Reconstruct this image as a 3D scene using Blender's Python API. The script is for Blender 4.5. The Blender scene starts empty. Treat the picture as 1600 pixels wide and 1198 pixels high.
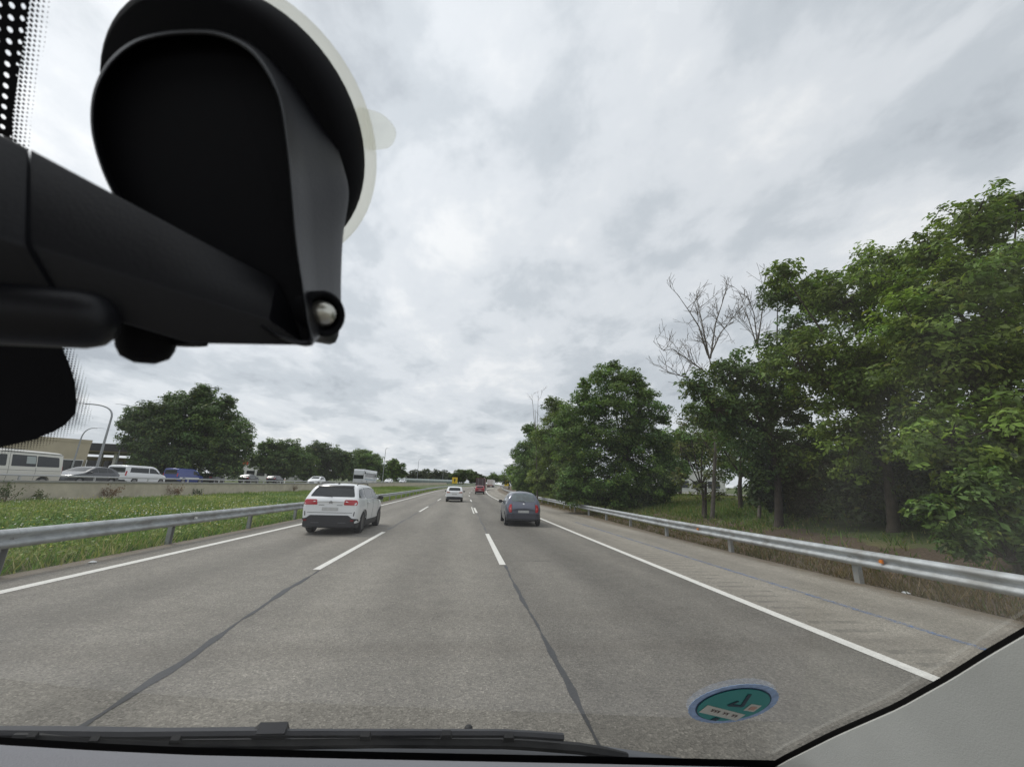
import bpy, bmesh, math, random
import numpy as np
from mathutils import Vector, Matrix
from mathutils.bvhtree import BVHTree
random.seed(7)
RNG = np.random.default_rng(11)
scene = bpy.context.scene
COL = scene.collection

# ------------------------------------------------------------------ camera
H = 1.62
FPX = 620.0                       # focal length in pixels of a 1600 px wide picture
PITCH, YAW, ROLL = math.radians(15.0), math.radians(6.3), math.radians(1.7)
Fv = Vector((math.sin(YAW)*math.cos(PITCH), math.cos(YAW)*math.cos(PITCH), math.sin(PITCH)))
r0 = Vector((math.cos(YAW), -math.sin(YAW), 0)); u0 = r0.cross(Fv)
Rv = math.cos(ROLL)*r0 + math.sin(ROLL)*u0
Uv = math.cos(ROLL)*u0 - math.sin(ROLL)*r0
CAM = Vector((0, 0, H))
cd = bpy.data.cameras.new('camera')
cd.sensor_width = 36.0; cd.lens = FPX/1600*36.0
cd.clip_start = 0.01; cd.clip_end = 6000
cd.dof.use_dof = True; cd.dof.focus_distance = 22.0; cd.dof.aperture_fstop = 22.0
co = bpy.data.objects.new('camera', cd); COL.objects.link(co)
co.matrix_world = Matrix(((Rv.x, Uv.x, -Fv.x, CAM.x), (Rv.y, Uv.y, -Fv.y, CAM.y), (Rv.z, Uv.z, -Fv.z, CAM.z), (0, 0, 0, 1)))
scene.camera = co

def ray(px, py): return Fv + Rv*((px-800)/FPX) - Uv*((py-599)/FPX)
def at(px, py, Y):                # the point of a sight line at the distance Y down the road
    d = ray(px, py); return CAM + d*(Y/d.y)
def near(px, py, dep): return CAM + ray(px, py)*dep

# ------------------------------------------------------------------ sky and sun
SUN_EL, SUN_AZ = math.radians(56), math.radians(-58)
world = bpy.data.worlds.new('World'); scene.world = world; world.use_nodes = True
nt = world.node_tree; nt.nodes.clear()
def N(t, kind, **kw):
    n = t.nodes.new(kind)
    for k, v in kw.items():
        if k.startswith('i_'):
            n.inputs[k[2:].replace('_', ' ')].default_value = v
        else: setattr(n, k, v)
    return n
def L(t, a, b): t.links.new(a, b)
def M(t, op, a, b=None, c=None, clamp=False):
    n = t.nodes.new('ShaderNodeMath'); n.operation = op; n.use_clamp = clamp
    for i, v in enumerate((a, b, c)):
        if v is None: continue
        if isinstance(v, (int, float)): n.inputs[i].default_value = v
        else: t.links.new(v, n.inputs[i])
    return n.outputs[0]
def ramp(t, fac, stops, interp='LINEAR'):
    n = t.nodes.new('ShaderNodeValToRGB'); n.color_ramp.interpolation = interp
    el = n.color_ramp.elements
    while len(el) < len(stops): el.new(0.5)
    for e, (p, c) in zip(el, stops):
        e.position = p
        e.color = (c, c, c, 1) if isinstance(c, (int, float)) else (*c, 1)
    if fac is not None: t.links.new(fac, n.inputs[0])
    return n.outputs[0]
def mixc(t, kind, fac, a, b):
    n = t.nodes.new('ShaderNodeMix'); n.data_type = 'RGBA'; n.blend_type = kind
    for s, v in ((n.inputs[0], fac), (n.inputs[6], a), (n.inputs[7], b)):
        if isinstance(v, (int, float)): s.default_value = v
        elif isinstance(v, tuple): s.default_value = (*v, 1)
        else: t.links.new(v, s)
    return n.outputs[2]

tc = N(nt, 'ShaderNodeTexCoord'); sp = N(nt, 'ShaderNodeSeparateXYZ'); L(nt, tc.outputs['Generated'], sp.inputs[0])
zz = M(nt, 'ADD', M(nt, 'MAXIMUM', sp.outputs[2], 0.0), 0.20)
cb = N(nt, 'ShaderNodeCombineXYZ')
L(nt, M(nt, 'DIVIDE', sp.outputs[0], zz), cb.inputs[0]); L(nt, M(nt, 'DIVIDE', sp.outputs[1], zz), cb.inputs[1])
n1 = N(nt, 'ShaderNodeTexNoise', i_Scale=0.8, i_Detail=5.0, i_Roughness=0.5, i_Distortion=0.2); L(nt, cb.outputs[0], n1.inputs['Vector'])
mp = N(nt, 'ShaderNodeMapping'); mp.inputs['Location'].default_value = (3.1, 7.7, 2); mp.inputs['Rotation'].default_value = (0, 0, 0.5); mp.inputs['Scale'].default_value = (1.25, 1.0, 1)
L(nt, cb.outputs[0], mp.inputs[0])
n2 = N(nt, 'ShaderNodeTexNoise', i_Scale=2.6, i_Detail=9.0, i_Roughness=0.57, i_Distortion=0.15); L(nt, mp.outputs[0], n2.inputs['Vector'])
s = M(nt, 'ADD', M(nt, 'MULTIPLY', n1.outputs[0], 0.48), M(nt, 'MULTIPLY', n2.outputs[0], 0.52))
cloud = ramp(nt, s, [(0.35, (0.49, 0.535, 0.595)), (0.44, (0.66, 0.71, 0.77)), (0.52, (0.83, 0.87, 0.925)), (0.61, (1.0, 1.02, 1.05))], 'EASE')
# the cloud deck glows round the veiled sun
vd_ = N(nt, 'ShaderNodeVectorMath', operation='DOT_PRODUCT'); L(nt, tc.outputs['Generated'], vd_.inputs[0])
vd_.inputs[1].default_value = (math.sin(SUN_AZ)*math.cos(SUN_EL), math.cos(SUN_AZ)*math.cos(SUN_EL), math.sin(SUN_EL))
glow = M(nt, 'ADD', 0.95, M(nt, 'MULTIPLY', M(nt, 'POWER', M(nt, 'MAXIMUM', vd_.outputs['Value'], 0.0), 3.0), 0.30))
cloud = mixc(nt, 'MULTIPLY', 1.0, cloud, glow)
sky = N(nt, 'ShaderNodeTexSky'); sky.sky_type = 'NISHITA'; sky.sun_disc = False
sky.sun_elevation = SUN_EL; sky.sun_rotation = SUN_AZ; sky.air_density = 1.0; sky.dust_density = 3.0
bgc = N(nt, 'ShaderNodeBackground', i_Strength=1.0); L(nt, cloud, bgc.inputs[0])
bgs = N(nt, 'ShaderNodeBackground', i_Strength=0.05); L(nt, sky.outputs[0], bgs.inputs[0])
mxs = N(nt, 'ShaderNodeMixShader', i_Fac=0.88); L(nt, bgs.outputs[0], mxs.inputs[1]); L(nt, bgc.outputs[0], mxs.inputs[2])
wo = N(nt, 'ShaderNodeOutputWorld'); L(nt, mxs.outputs[0], wo.inputs[0])

sd = bpy.data.lights.new('sun', 'SUN'); sd.energy = 1.45; sd.angle = math.radians(18); sd.color = (1.0, 0.97, 0.92)
so = bpy.data.objects.new('sun', sd); COL.objects.link(so)
sdir = Vector((math.sin(SUN_AZ)*math.cos(SUN_EL), math.cos(SUN_AZ)*math.cos(SUN_EL), math.sin(SUN_EL)))
so.rotation_euler = sdir.to_track_quat('Z', 'Y').to_euler(); so.location = (0, 0, 50)
vs = scene.view_settings
vs.view_transform = 'Standard'; vs.look = 'None'; vs.exposure = 0.08; vs.gamma = 1.0; vs.use_curve_mapping = False
scene.cycles.transparent_max_bounces = 16
scene.cycles.max_bounces = 8

# ------------------------------------------------------------------ materials
MATS = {}
def mat(name, col, rough=0.6, metal=0.0, var=0.0, vscale=5.0, bump=0.0, bscale=40.0, coat=0.0, spec=0.5, dirt=None, dscale=2.0):
    if name in MATS: return MATS[name]
    m = bpy.data.materials.new(name); m.use_nodes = True; t = m.node_tree
    b = t.nodes['Principled BSDF']
    b.inputs['Roughness'].default_value = rough; b.inputs['Metallic'].default_value = metal
    b.inputs['Coat Weight'].default_value = coat; b.inputs['Coat Roughness'].default_value = 0.06
    b.inputs['Specular IOR Level'].default_value = spec
    c = None
    g = N(t, 'ShaderNodeNewGeometry')
    if var > 0 or dirt:
        n = N(t, 'ShaderNodeTexNoise', i_Scale=vscale, i_Detail=6.0, i_Roughness=0.6); L(t, g.outputs['Position'], n.inputs['Vector'])
        lo = tuple(x*(1-var) for x in col); hi = tuple(min(1, x*(1+var)) for x in col)
        c = ramp(t, n.outputs[0], [(0.3, lo), (0.7, hi)])
        if dirt:
            n3 = N(t, 'ShaderNodeTexNoise', i_Scale=dscale, i_Detail=8.0, i_Roughness=0.7); L(t, g.outputs['Position'], n3.inputs['Vector'])
            c = mixc(t, 'MIX', ramp(t, n3.outputs[0], [(0.48, 0.0), (0.72, 0.8)]), c, dirt)
        L(t, c, b.inputs['Base Color'])
    else: b.inputs['Base Color'].default_value = (*col, 1)
    if bump > 0:
        n = N(t, 'ShaderNodeTexNoise', i_Scale=bscale, i_Detail=4.0); L(t, g.outputs['Position'], n.inputs['Vector'])
        bp = N(t, 'ShaderNodeBump', i_Strength=bump, i_Distance=0.02); L(t, n.outputs[0], bp.inputs['Height']); L(t, bp.outputs[0], b.inputs['Normal'])
    MATS[name] = m; return m

def leaf_mat(name, transl=0.3):
    if name in MATS: return MATS[name]
    m = bpy.data.materials.new(name); m.use_nodes = True; t = m.node_tree
    b = t.nodes['Principled BSDF']; out = t.nodes['Material Output']
    a = N(t, 'ShaderNodeAttribute', attribute_name='Col')
    L(t, a.outputs['Color'], b.inputs['Base Color'])
    b.inputs['Roughness'].default_value = 0.55; b.inputs['Specular IOR Level'].default_value = 0.35
    tr = N(t, 'ShaderNodeBsdfTranslucent'); L(t, mixc(t, 'MULTIPLY', 1.0, a.outputs['Color'], (1.25, 1.35, 0.7)), tr.inputs[0])
    mx = N(t, 'ShaderNodeMixShader', i_Fac=transl); L(t, b.outputs[0], mx.inputs[1]); L(t, tr.outputs[0], mx.inputs[2]); L(t, mx.outputs[0], out.inputs[0])
    MATS[name] = m; return m

def asphalt_mat(name, tone, lanes):
    m = bpy.data.materials.new(name); m.use_nodes = True; t = m.node_tree
    b = t.nodes['Principled BSDF']; b.inputs['Roughness'].default_value = 0.8; b.inputs['Specular IOR Level'].default_value = 0.35
    uv = N(t, 'ShaderNodeUVMap', uv_map='UVMap'); s = N(t, 'ShaderNodeSeparateXYZ'); L(t, uv.outputs[0], s.inputs[0])
    lat = s.outputs[0]
    big = N(t, 'ShaderNodeTexNoise', i_Scale=0.35, i_Detail=5.0, i_Roughness=0.6)
    mpp = N(t, 'ShaderNodeMapping'); mpp.inputs['Scale'].default_value = (1.6, 0.25, 1); L(t, uv.outputs[0], mpp.inputs[0]); L(t, mpp.outputs[0], big.inputs['Vector'])
    mid = N(t, 'ShaderNodeTexNoise', i_Scale=3.0, i_Detail=6.0, i_Roughness=0.65); L(t, uv.outputs[0], mid.inputs['Vector'])
    vor = N(t, 'ShaderNodeTexVoronoi', i_Scale=62.0, i_Randomness=1.0); L(t, uv.outputs[0], vor.inputs['Vector'])
    fin = N(t, 'ShaderNodeTexNoise', i_Scale=80.0, i_Detail=3.0, i_Roughness=0.7); L(t, uv.outputs[0], fin.inputs['Vector'])
    sv = N(t, 'ShaderNodeSeparateColor'); L(t, vor.outputs['Color'], sv.inputs[0])
    v = ramp(t, big.outputs[0], [(0.3, 0.78), (0.7, 1.16)])
    v = mixc(t, 'MULTIPLY', 1.0, v, ramp(t, mid.outputs[0], [(0.3, 0.88), (0.7, 1.10)]))
    v = mixc(t, 'MULTIPLY', 1.0, v, ramp(t, sv.outputs[0], [(0.0, 0.70), (0.5, 1.0), (0.88, 1.14), (1.0, 1.5)]))
    v = mixc(t, 'MULTIPLY', 1.0, v, ramp(t, fin.outputs[0], [(0.32, 0.74), (0.5, 1.0), (0.7, 1.22)]))
    if lanes:
        # polished wheel tracks: two in every lane
        w = M(t, 'COSINE', M(t, 'MULTIPLY', M(t, 'SUBTRACT', lat, 2.78), 2*math.pi/1.825))
        wt = M(t, 'ADD', M(t, 'MULTIPLY', w, -0.075), 1.0)
        inlane = M(t, 'MULTIPLY', M(t, 'GREATER_THAN', lat, 0.98), M(t, 'LESS_THAN', lat, 4.62))
        wt = M(t, 'MULTIPLY', wt, M(t, 'SUBTRACT', 1.0, M(t, 'MULTIPLY', inlane, 0.17)))
        # oil drip band along the middle of the right lane
        oil = M(t, 'SUBTRACT', 1.0, M(t, 'MULTIPLY', M(t, 'POWER', 2.718, M(t, 'MULTIPLY', M(t, 'POWER', M(t, 'SUBTRACT', lat, 2.5), 2.0), -1.6)), 0.12))
        v = mixc(t, 'MULTIPLY', 1.0, v, M(t, 'MULTIPLY', wt, oil))
        sh = M(t, 'GREATER_THAN', lat, 4.62)
        # milled rumble grooves beside the edge line
        gro = M(t, 'SINE', M(t, 'MULTIPLY', s.outputs[1], 2*math.pi/0.34))
        band = M(t, 'MULTIPLY', M(t, 'GREATER_THAN', lat, 4.78), M(t, 'LESS_THAN', lat, M(t, 'ADD', 5.15, M(t, 'MULTIPLY', mid.outputs[0], 0.7))))
        gm = M(t, 'MULTIPLY', band, M(t, 'MULTIPLY', M(t, 'GREATER_THAN', gro, 0.45), ramp(t, mid.outputs[0], [(0.40, 0.0), (0.6, 1.0)])))
        base = mixc(t, 'MIX', sh, tone, (0.29, 0.265, 0.222))
        c = mixc(t, 'MULTIPLY', 1.0, base, v)
        c = mixc(t, 'MIX', M(t, 'MULTIPLY', gm, 0.45), c, (0.07, 0.068, 0.06))
        # dark strips close ahead: windscreen reflection painted into the asphalt colour
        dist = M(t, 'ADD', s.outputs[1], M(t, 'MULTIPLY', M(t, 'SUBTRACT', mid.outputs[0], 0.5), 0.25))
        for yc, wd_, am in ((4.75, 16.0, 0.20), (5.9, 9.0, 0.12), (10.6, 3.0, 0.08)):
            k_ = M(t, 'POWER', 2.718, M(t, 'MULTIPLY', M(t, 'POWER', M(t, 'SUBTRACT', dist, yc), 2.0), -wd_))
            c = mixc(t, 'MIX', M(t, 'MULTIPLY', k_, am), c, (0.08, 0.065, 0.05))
        # earth and dead grass washed onto the edges
        ed = M(t, 'ADD', M(t, 'MULTIPLY', M(t, 'SUBTRACT', M(t, 'ABSOLUTE', M(t, 'SUBTRACT', lat, 0.3)), 7.25), 2.2), M(t, 'MULTIPLY', M(t, 'SUBTRACT', mid.outputs[0], 0.5), 3.0))
        c = mixc(t, 'MIX', M(t, 'MULTIPLY', M(t, 'MAXIMUM', M(t, 'MINIMUM', ed, 1.0), 0.0), 0.8), c, (0.15, 0.115, 0.075))
    else: c = mixc(t, 'MULTIPLY', 1.0, v, tone)
    L(t, c, b.inputs['Base Color'])
    hgt = M(t, 'ADD', M(t, 'MULTIPLY', fin.outputs[0], 0.6), M(t, 'MULTIPLY', vor.outputs['Distance'], 0.8))
    bp = N(t, 'ShaderNodeBump', i_Strength=0.7, i_Distance=0.012); L(t, hgt, bp.inputs['Height']); L(t, bp.outputs[0], b.inputs['Normal'])
    return m

def ground_mat():
    m = bpy.data.materials.new('ground'); m.use_nodes = True; t = m.node_tree
    b = t.nodes['Principled BSDF']; b.inputs['Roughness'].default_value = 0.95
    uv = N(t, 'ShaderNodeUVMap', uv_map='UVMap'); s = N(t, 'ShaderNodeSeparateXYZ'); L(t, uv.outputs[0], s.inputs[0])
    n = N(t, 'ShaderNodeTexNoise', i_Scale=0.6, i_Detail=8.0, i_Roughness=0.65); L(t, uv.outputs[0], n.inputs['Vector'])
    f = N(t, 'ShaderNodeTexNoise', i_Scale=14.0, i_Detail=6.0, i_Roughness=0.7); L(t, uv.outputs[0], f.inputs['Vector'])
    gr = ramp(t, n.outputs[0], [(0.32, (0.045, 0.075, 0.02)), (0.5, (0.085, 0.115, 0.035)), (0.68, (0.17, 0.15, 0.07))])
    di = ramp(t, f.outputs[0], [(0.3, (0.065, 0.045, 0.03)), (0.7, (0.16, 0.115, 0.075))])
    # bare brown earth under the trees beyond the right-hand rail
    lat = s.outputs[0]
    e = M(t, 'ADD', lat, M(t, 'MULTIPLY', M(t, 'SUBTRACT', n.outputs[0], 0.5), 5.0))
    d1 = M(t, 'MULTIPLY', M(t, 'GREATER_THAN', lat, 7.5), M(t, 'LESS_THAN', e, 12.5))
    c = mixc(t, 'MIX', d1, gr, di)
    c = mixc(t, 'MULTIPLY', 1.0, c, ramp(t, f.outputs[0], [(0.3, 0.7), (0.7, 1.25)]))
    L(t, c, b.inputs['Base Color'])
    bp = N(t, 'ShaderNodeBump', i_Strength=0.8, i_Distance=0.05); L(t, f.outputs[0], bp.inputs['Height']); L(t, bp.outputs[0], b.inputs['Normal'])
    return m

def paint_mat(name, col, wear=0.5):
    m = bpy.data.materials.new(name); m.use_nodes = True; t = m.node_tree
    b = t.nodes['Principled BSDF']; b.inputs['Roughness'].default_value = 0.7; out = t.nodes['Material Output']
    g = N(t, 'ShaderNodeNewGeometry')
    n = N(t, 'ShaderNodeTexNoise', i_Scale=9.0, i_Detail=8.0, i_Roughness=0.75); L(t, g.outputs['Position'], n.inputs['Vector'])
    n2 = N(t, 'ShaderNodeTexNoise', i_Scale=60.0, i_Detail=3.0); L(t, g.outputs['Position'], n2.inputs['Vector'])
    L(t, mixc(t, 'MULTIPLY', 1.0, mixc(t, 'MULTIPLY', 1.0, ramp(t, n.outputs[0], [(0.3, 0.78), (0.65, 1.0)]), ramp(t, n2.outputs[0], [(0.3, 0.8), (0.6, 1.0)])), col), b.inputs['Base Color'])
    tr = N(t, 'ShaderNodeBsdfTransparent'); mx = N(t, 'ShaderNodeMixShader')
    k = M(t, 'ADD', M(t, 'MULTIPLY', n.outputs[0], 0.65), M(t, 'MULTIPLY', n2.outputs[0], 0.35))
    L(t, ramp(t, k, [(0.5-0.22*wear-0.02, 1.0), (0.5-0.22*wear+0.06, 0.0)] if wear < 1 else [(0.45, 1.0), (0.62, 0.12)]), mx.inputs[0])
    L(t, b.outputs[0], mx.inputs[1]); L(t, tr.outputs[0], mx.inputs[2]); L(t, mx.outputs[0], out.inputs[0])
    return m

def glass_mat(name, tint, ior=1.5, rough=0.0):
    m = bpy.data.materials.new(name); m.use_nodes = True; t = m.node_tree; t.nodes.clear()
    tr = N(t, 'ShaderNodeBsdfTransparent'); tr.inputs[0].default_value = (*tint, 1)
    gl = N(t, 'ShaderNodeBsdfGlossy', i_Roughness=rough)
    lw = N(t, 'ShaderNodeLayerWeight', i_Blend=0.5)     # thin pane: the same reflectance from both sides
    fr = M(t, 'ADD', 0.05, M(t, 'MULTIPLY', M(t, 'POWER', lw.outputs['Facing'], 5.0), 0.9))
    mx = N(t, 'ShaderNodeMixShader'); L(t, fr, mx.inputs[0]); L(t, tr.outputs[0], mx.inputs[1]); L(t, gl.outputs[0], mx.inputs[2])
    o = N(t, 'ShaderNodeOutputMaterial'); L(t, mx.outputs[0], o.inputs[0]); return m

# ------------------------------------------------------------------ mesh helpers
class MB:
    def __init__(self): self.v = []; self.f = []
    def add(self, vs, fs):
        o = len(self.v); self.v += [tuple(p) for p in vs]; self.f += [tuple(i+o for i in q) for q in fs]; return self
    def box(self, c, s, rz=0, rx=0, ry=0):
        mt = Matrix.Rotation(rz, 3, 'Z') @ Matrix.Rotation(ry, 3, 'Y') @ Matrix.Rotation(rx, 3, 'X'); c = Vector(c)
        vs = [c + mt @ Vector((sx*s[0]/2, sy*s[1]/2, sz*s[2]/2)) for sx in (-1, 1) for sy in (-1, 1) for sz in (-1, 1)]
        return self.add(vs, [(0, 1, 3, 2), (4, 6, 7, 5), (0, 4, 5, 1), (2, 3, 7, 6), (0, 2, 6, 4), (1, 5, 7, 3)])
    def tube(self, pts, rad, n=8, cap=True):
        pts = [Vector(p) for p in pts]; k = len(pts)
        if isinstance(rad, (int, float)): rad = [rad]*k
        vs = []; prev = None
        for i, p in enumerate(pts):
            d = (pts[min(i+1, k-1)] - pts[max(i-1, 0)])
            d = d.normalized() if d.length > 1e-9 else Vector((0, 0, 1))
            if prev is None:
                a = d.cross(Vector((0, 0, 1)) if abs(d.z) < 0.9 else Vector((1, 0, 0))).normalized()
            else:
                a = prev - d*prev.dot(d); a = a.normalized() if a.length > 1e-6 else d.orthogonal().normalized()
            prev = a; b = d.cross(a)
            for j in range(n):
                t = 2*math.pi*j/n; vs.append(p + (a*math.cos(t) + b*math.sin(t))*rad[i])
        fs = [(i*n+j, i*n+(j+1) % n, (i+1)*n+(j+1) % n, (i+1)*n+j) for i in range(k-1) for j in range(n)]
        if cap: fs += [tuple(range(n))[::-1], tuple((k-1)*n+j for j in range(n))]
        return self.add(vs, fs)
    def loft(self, rings, cap=True, closed=True):
        n = len(rings[0]); vs = [p for r in rings for p in r]; m = n if closed else n-1
        fs = [(i*n+j, i*n+(j+1) % n, (i+1)*n+(j+1) % n, (i+1)*n+j) for i in range(len(rings)-1) for j in range(m)]
        if cap: fs += [tuple(range(n))[::-1], tuple((len(rings)-1)*n+j for j in range(n))]
        return self.add(vs, fs)
    def lathe(self, prof, c=(0, 0, 0), axis='X', n=24):
        c = Vector(c); rings = []
        for a, r in prof:
            ring = []
            for j in range(n):
                t = 2*math.pi*j/n
                q = Vector((a, r*math.cos(t), r*math.sin(t)))
                if axis == 'Z': q = Vector((q.y, q.z, q.x))
                elif axis == 'Y': q = Vector((q.z, q.x, q.y))
                ring.append(c+q)
            rings.append(ring)
        return self.loft(rings)
    def build(self, name, m, parent=None, smooth=None, origin=None, kind=None):
        vs = self.v
        if origin is not None: vs = [(p[0]-origin[0], p[1]-origin[1], p[2]-origin[2]) for p in vs]
        me = bpy.data.meshes.new(name); me.from_pydata(vs, [], self.f); me.update()
        b = bmesh.new(); b.from_mesh(me); bmesh.ops.recalc_face_normals(b, faces=b.faces); b.to_mesh(me); b.free()
        return link(name, me, m, parent, smooth, kind)
def link(name, me, m, parent=None, smooth=None, kind=None):
    if m: me.materials.append(m)
    if smooth is not None:
        me.shade_smooth()
        if smooth < 180: me.set_sharp_from_angle(angle=math.radians(smooth))
    o = bpy.data.objects.new(name, me); COL.objects.link(o)
    if parent: o.parent = parent
    if kind: o['kind'] = kind
    return o
def tag(o, label, cat, group=None):
    o['label'] = label; o['category'] = cat
    if group: o['group'] = group
    return o
def thing(name, label, cat, loc=(0, 0, 0), rz=0, group=None):
    o = bpy.data.objects.new(name, None); COL.objects.link(o); o.empty_display_size = 0.2
    o.location = loc; o.rotation_euler = (0, 0, rz); return tag(o, label, cat, group)
def copy_tree(o, loc, rz=0, label=None, parent=None):
    def rec(a, par):
        c = a.copy(); COL.objects.link(c); c.parent = par
        for ch in list(a.children): rec(ch, c)
        return c
    c = rec(o, parent); c.location = loc; c.rotation_euler = (0, 0, rz)
    if label: c['label'] = label
    return c
def lerp_list(lst, x):
    if x <= lst[0][0]: return lst[0][1]
    for (a, b), (c, d) in zip(lst, lst[1:]):
        if x <= c: return b + (d-b)*(x-a)/(c-a)
    return lst[-1][1]
def rounded(pts, r, n=4):
    """closed 2-D polygon with rounded corners"""
    out = []; k = len(pts)
    for i in range(k):
        p = Vector(pts[i]); a = Vector(pts[i-1]) - p; b = Vector(pts[(i+1) % k]) - p
        q = min(r, a.length*0.45, b.length*0.45); s0 = p + a.normalized()*q; s1 = p + b.normalized()*q
        for j in range(n+1):
            t = j/n; out.append((s0*(1-t)**2 + p*2*t*(1-t) + s1*t*t)[:])
    return out

# ------------------------------------------------------------------ the lie of the land
def rz(y):
    if y <= 0: return 0.0
    if y < 80: return 0.00011*y*y
    if y < 330: return 0.704 + 0.0176*(y-80)
    return 5.1
def cx(y):
    if y < 60: return 0.0
    if y < 260: return 0.0006*(y-60)**2
    return 24 + 0.24*(y-260)
LAT = [(-400, 3.5), (-60, 1.2), (-38, 0.86), (-21.0, 0.80), (-20.35, 0.38), (-20.0, 0.34), (-14, 0.2), (-8.2, 0.0), (-7.35, -0.05), (8.0, -0.05), (8.8, -0.06), (10.5, 0.1), (12, 0.37), (20, 1.45), (24, 1.62), (60, 2.2), (400, 6)]
def gz(x, y): return rz(y) + lerp_list(LAT, x-cx(y))
YS = [-60, -20, -8, -4, -2] + [i*1.0 for i in range(0, 60)] + [60+i*3 for i in range(0, 30)] + [150+i*10 for i in range(0, 40)] + [560, 700, 1000, 1600, 3000]
def sheet(name, lats, m, dz=0.0, ys=YS, kind=None, parent=None, zfun=None):
    """a strip that follows the road; lats may be numbers or functions of y"""
    vs = []; fs = []; uv = []; n = len(lats)
    for y in ys:
        for l in lats:
            l = l(y) if callable(l) else l
            z = (zfun(l, y) if zfun else rz(y)) + dz
            vs.append((l+cx(y), y, z)); uv.append((l, y))
    for i in range(len(ys)-1):
        for j in range(n-1): fs.append((i*n+j, i*n+j+1, (i+1)*n+j+1, (i+1)*n+j))
    me = bpy.data.meshes.new(name); me.from_pydata(vs, [], fs)
    ul = me.uv_layers.new(name='UVMap')
    for lp in me.loops: ul.data[lp.index].uv = uv[lp.vertex_index]
    return link(name, me, m, parent, 180, kind)
glats = [-3000, -1000, -400, -200, -120, -60, -45, -38, -30, -21.0, -20.35, -20, -18, -16, -14, -12, -10, -8.2, -7.35, 0, 8.0, 8.8, 9.6, 10.5, 11.2, 12, 14, 16, 18, 20, 22, 24, 30, 40, 60, 120, 300, 1000, 3000]
sheet('ground', glats, ground_mat(), kind='structure', zfun=lambda l, y: rz(y)+lerp_list(LAT, l))
redge = [(-60, 8.05), (15, 8.1), (29, 8.75), (52, 9.4), (400, 9.4)]
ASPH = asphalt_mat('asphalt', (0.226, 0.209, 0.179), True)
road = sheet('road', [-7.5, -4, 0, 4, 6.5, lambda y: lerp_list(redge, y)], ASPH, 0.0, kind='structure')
sheet('frontage_road', [-36.5, -33, -30.1], asphalt_mat('asphalt_frontage', (0.19, 0.185, 0.17), False), 0.012, kind='structure', zfun=lambda l, y: rz(y)+max(lerp_list(LAT, l), 0.82))
sheet('opposite_road', [-29.1, -25, -21.3], asphalt_mat('asphalt_opposite', (0.20, 0.195, 0.18), False), 0.012, kind='structure', zfun=lambda l, y: rz(y)+max(lerp_list(LAT, l), 0.82))
sheet('service_road', [22.5, 24.5, 27.5], asphalt_mat('asphalt_service', (0.30, 0.28, 0.25), False), 0.03, ys=[y for y in YS if y <= 400], kind='structure', zfun=lambda l, y: rz(y)+lerp_list(LAT, l))

# painted markings, tar seams (parts of the road)
WHITE = paint_mat('road_paint_white', (0.84, 0.82, 0.76), 0.8)
BLUE = paint_mat('road_paint_blue', (0.15, 0.27, 0.52), 1.0)
def marking(name, l0, l1, y0, y1, m, dz=0.005, step=2.0):
    k = max(1, int((y1-y0)/step)); ys = [y0+(y1-y0)*i/k for i in range(k+1)]
    return sheet(name, [l0, l1], m, dz, ys=ys, parent=road)
marking('edge_line', -6.55, -6.36, -10, 330, WHITE)
marking('edge_line', 4.46, 4.63, -10, 330, WHITE)
for k in range(-1, 12):
    marking('lane_dash', -2.83, -2.69, 8.8+18.7*k, 15.6+18.7*k, WHITE)
    marking('lane_dash', 0.89, 1.03, 9.5+18.3*k, 15.6+18.3*k, WHITE)
marking('lane_dash', 0.72, 0.80, 27.0, 35.0, WHITE)
marking('blue_line', 6.02, 6.13, -8, 22, BLUE, step=0.5)
tar = mat('tar', (0.035, 0.035, 0.036), 0.5, var=0.3, vscale=20, spec=0.4)
def seam(name, lat0, y0, y1, w, amp, seed, pts=None):
    rn = random.Random(seed); ys = []; y = y0
    while y < y1: ys.append(y); y += 0.12 if y < 15 else 0.6
    ph = [rn.uniform(0, 6.28) for _ in range(6)]
    def wob(y): return amp*(math.sin(y*1.3+ph[0])*0.5 + math.sin(y*3.7+ph[1])*0.3 + math.sin(y*8.1+ph[2])*0.15)
    def wid(y): return w*(1+0.45*math.sin(y*2.3+ph[3])+0.3*math.sin(y*6.9+ph[4])+0.2*math.sin(y*15+ph[5]))
    base = (lambda y: lerp_list(pts, y)) if pts else (lambda y: lat0)
    return sheet(name, [lambda y: base(y)+wob(y)-wid(y)/2, lambda y: base(y)+wob(y)+wid(y)/2], tar, 0.004, ys=ys, parent=road)
seam('tar_seam', -2.6, 2.0, 8.75, 0.062, 0.035, 3, [(2, -2.42), (3.5, -2.44), (4.5, -2.50), (6, -2.60), (8.7, -2.68)])
seam('tar_seam', -2.76, 15.7, 60, 0.06, 0.04, 5)
seam('tar_seam', 1.0, 2.0, 9.5, 0.045, 0.018, 8)
seam('tar_seam', 0.97, 15.7, 60, 0.04, 0.03, 9)
mb = MB()
for i in range(24):
    a = 0.95+i*0.05; b = a+0.05; w0 = 0.012*(0.4+random.random()); yy = 10.0+0.02*math.sin(i)
    mb.add([(a, yy, rz(10)+0.006), (b, yy+0.01*math.sin(i+1), rz(10)+0.006), (b, yy+w0+0.01, rz(10)+0.006), (a, yy+w0, rz(10)+0.006)], [(0, 1, 2, 3)])
mb.build('cross_crack', tar, road)

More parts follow.
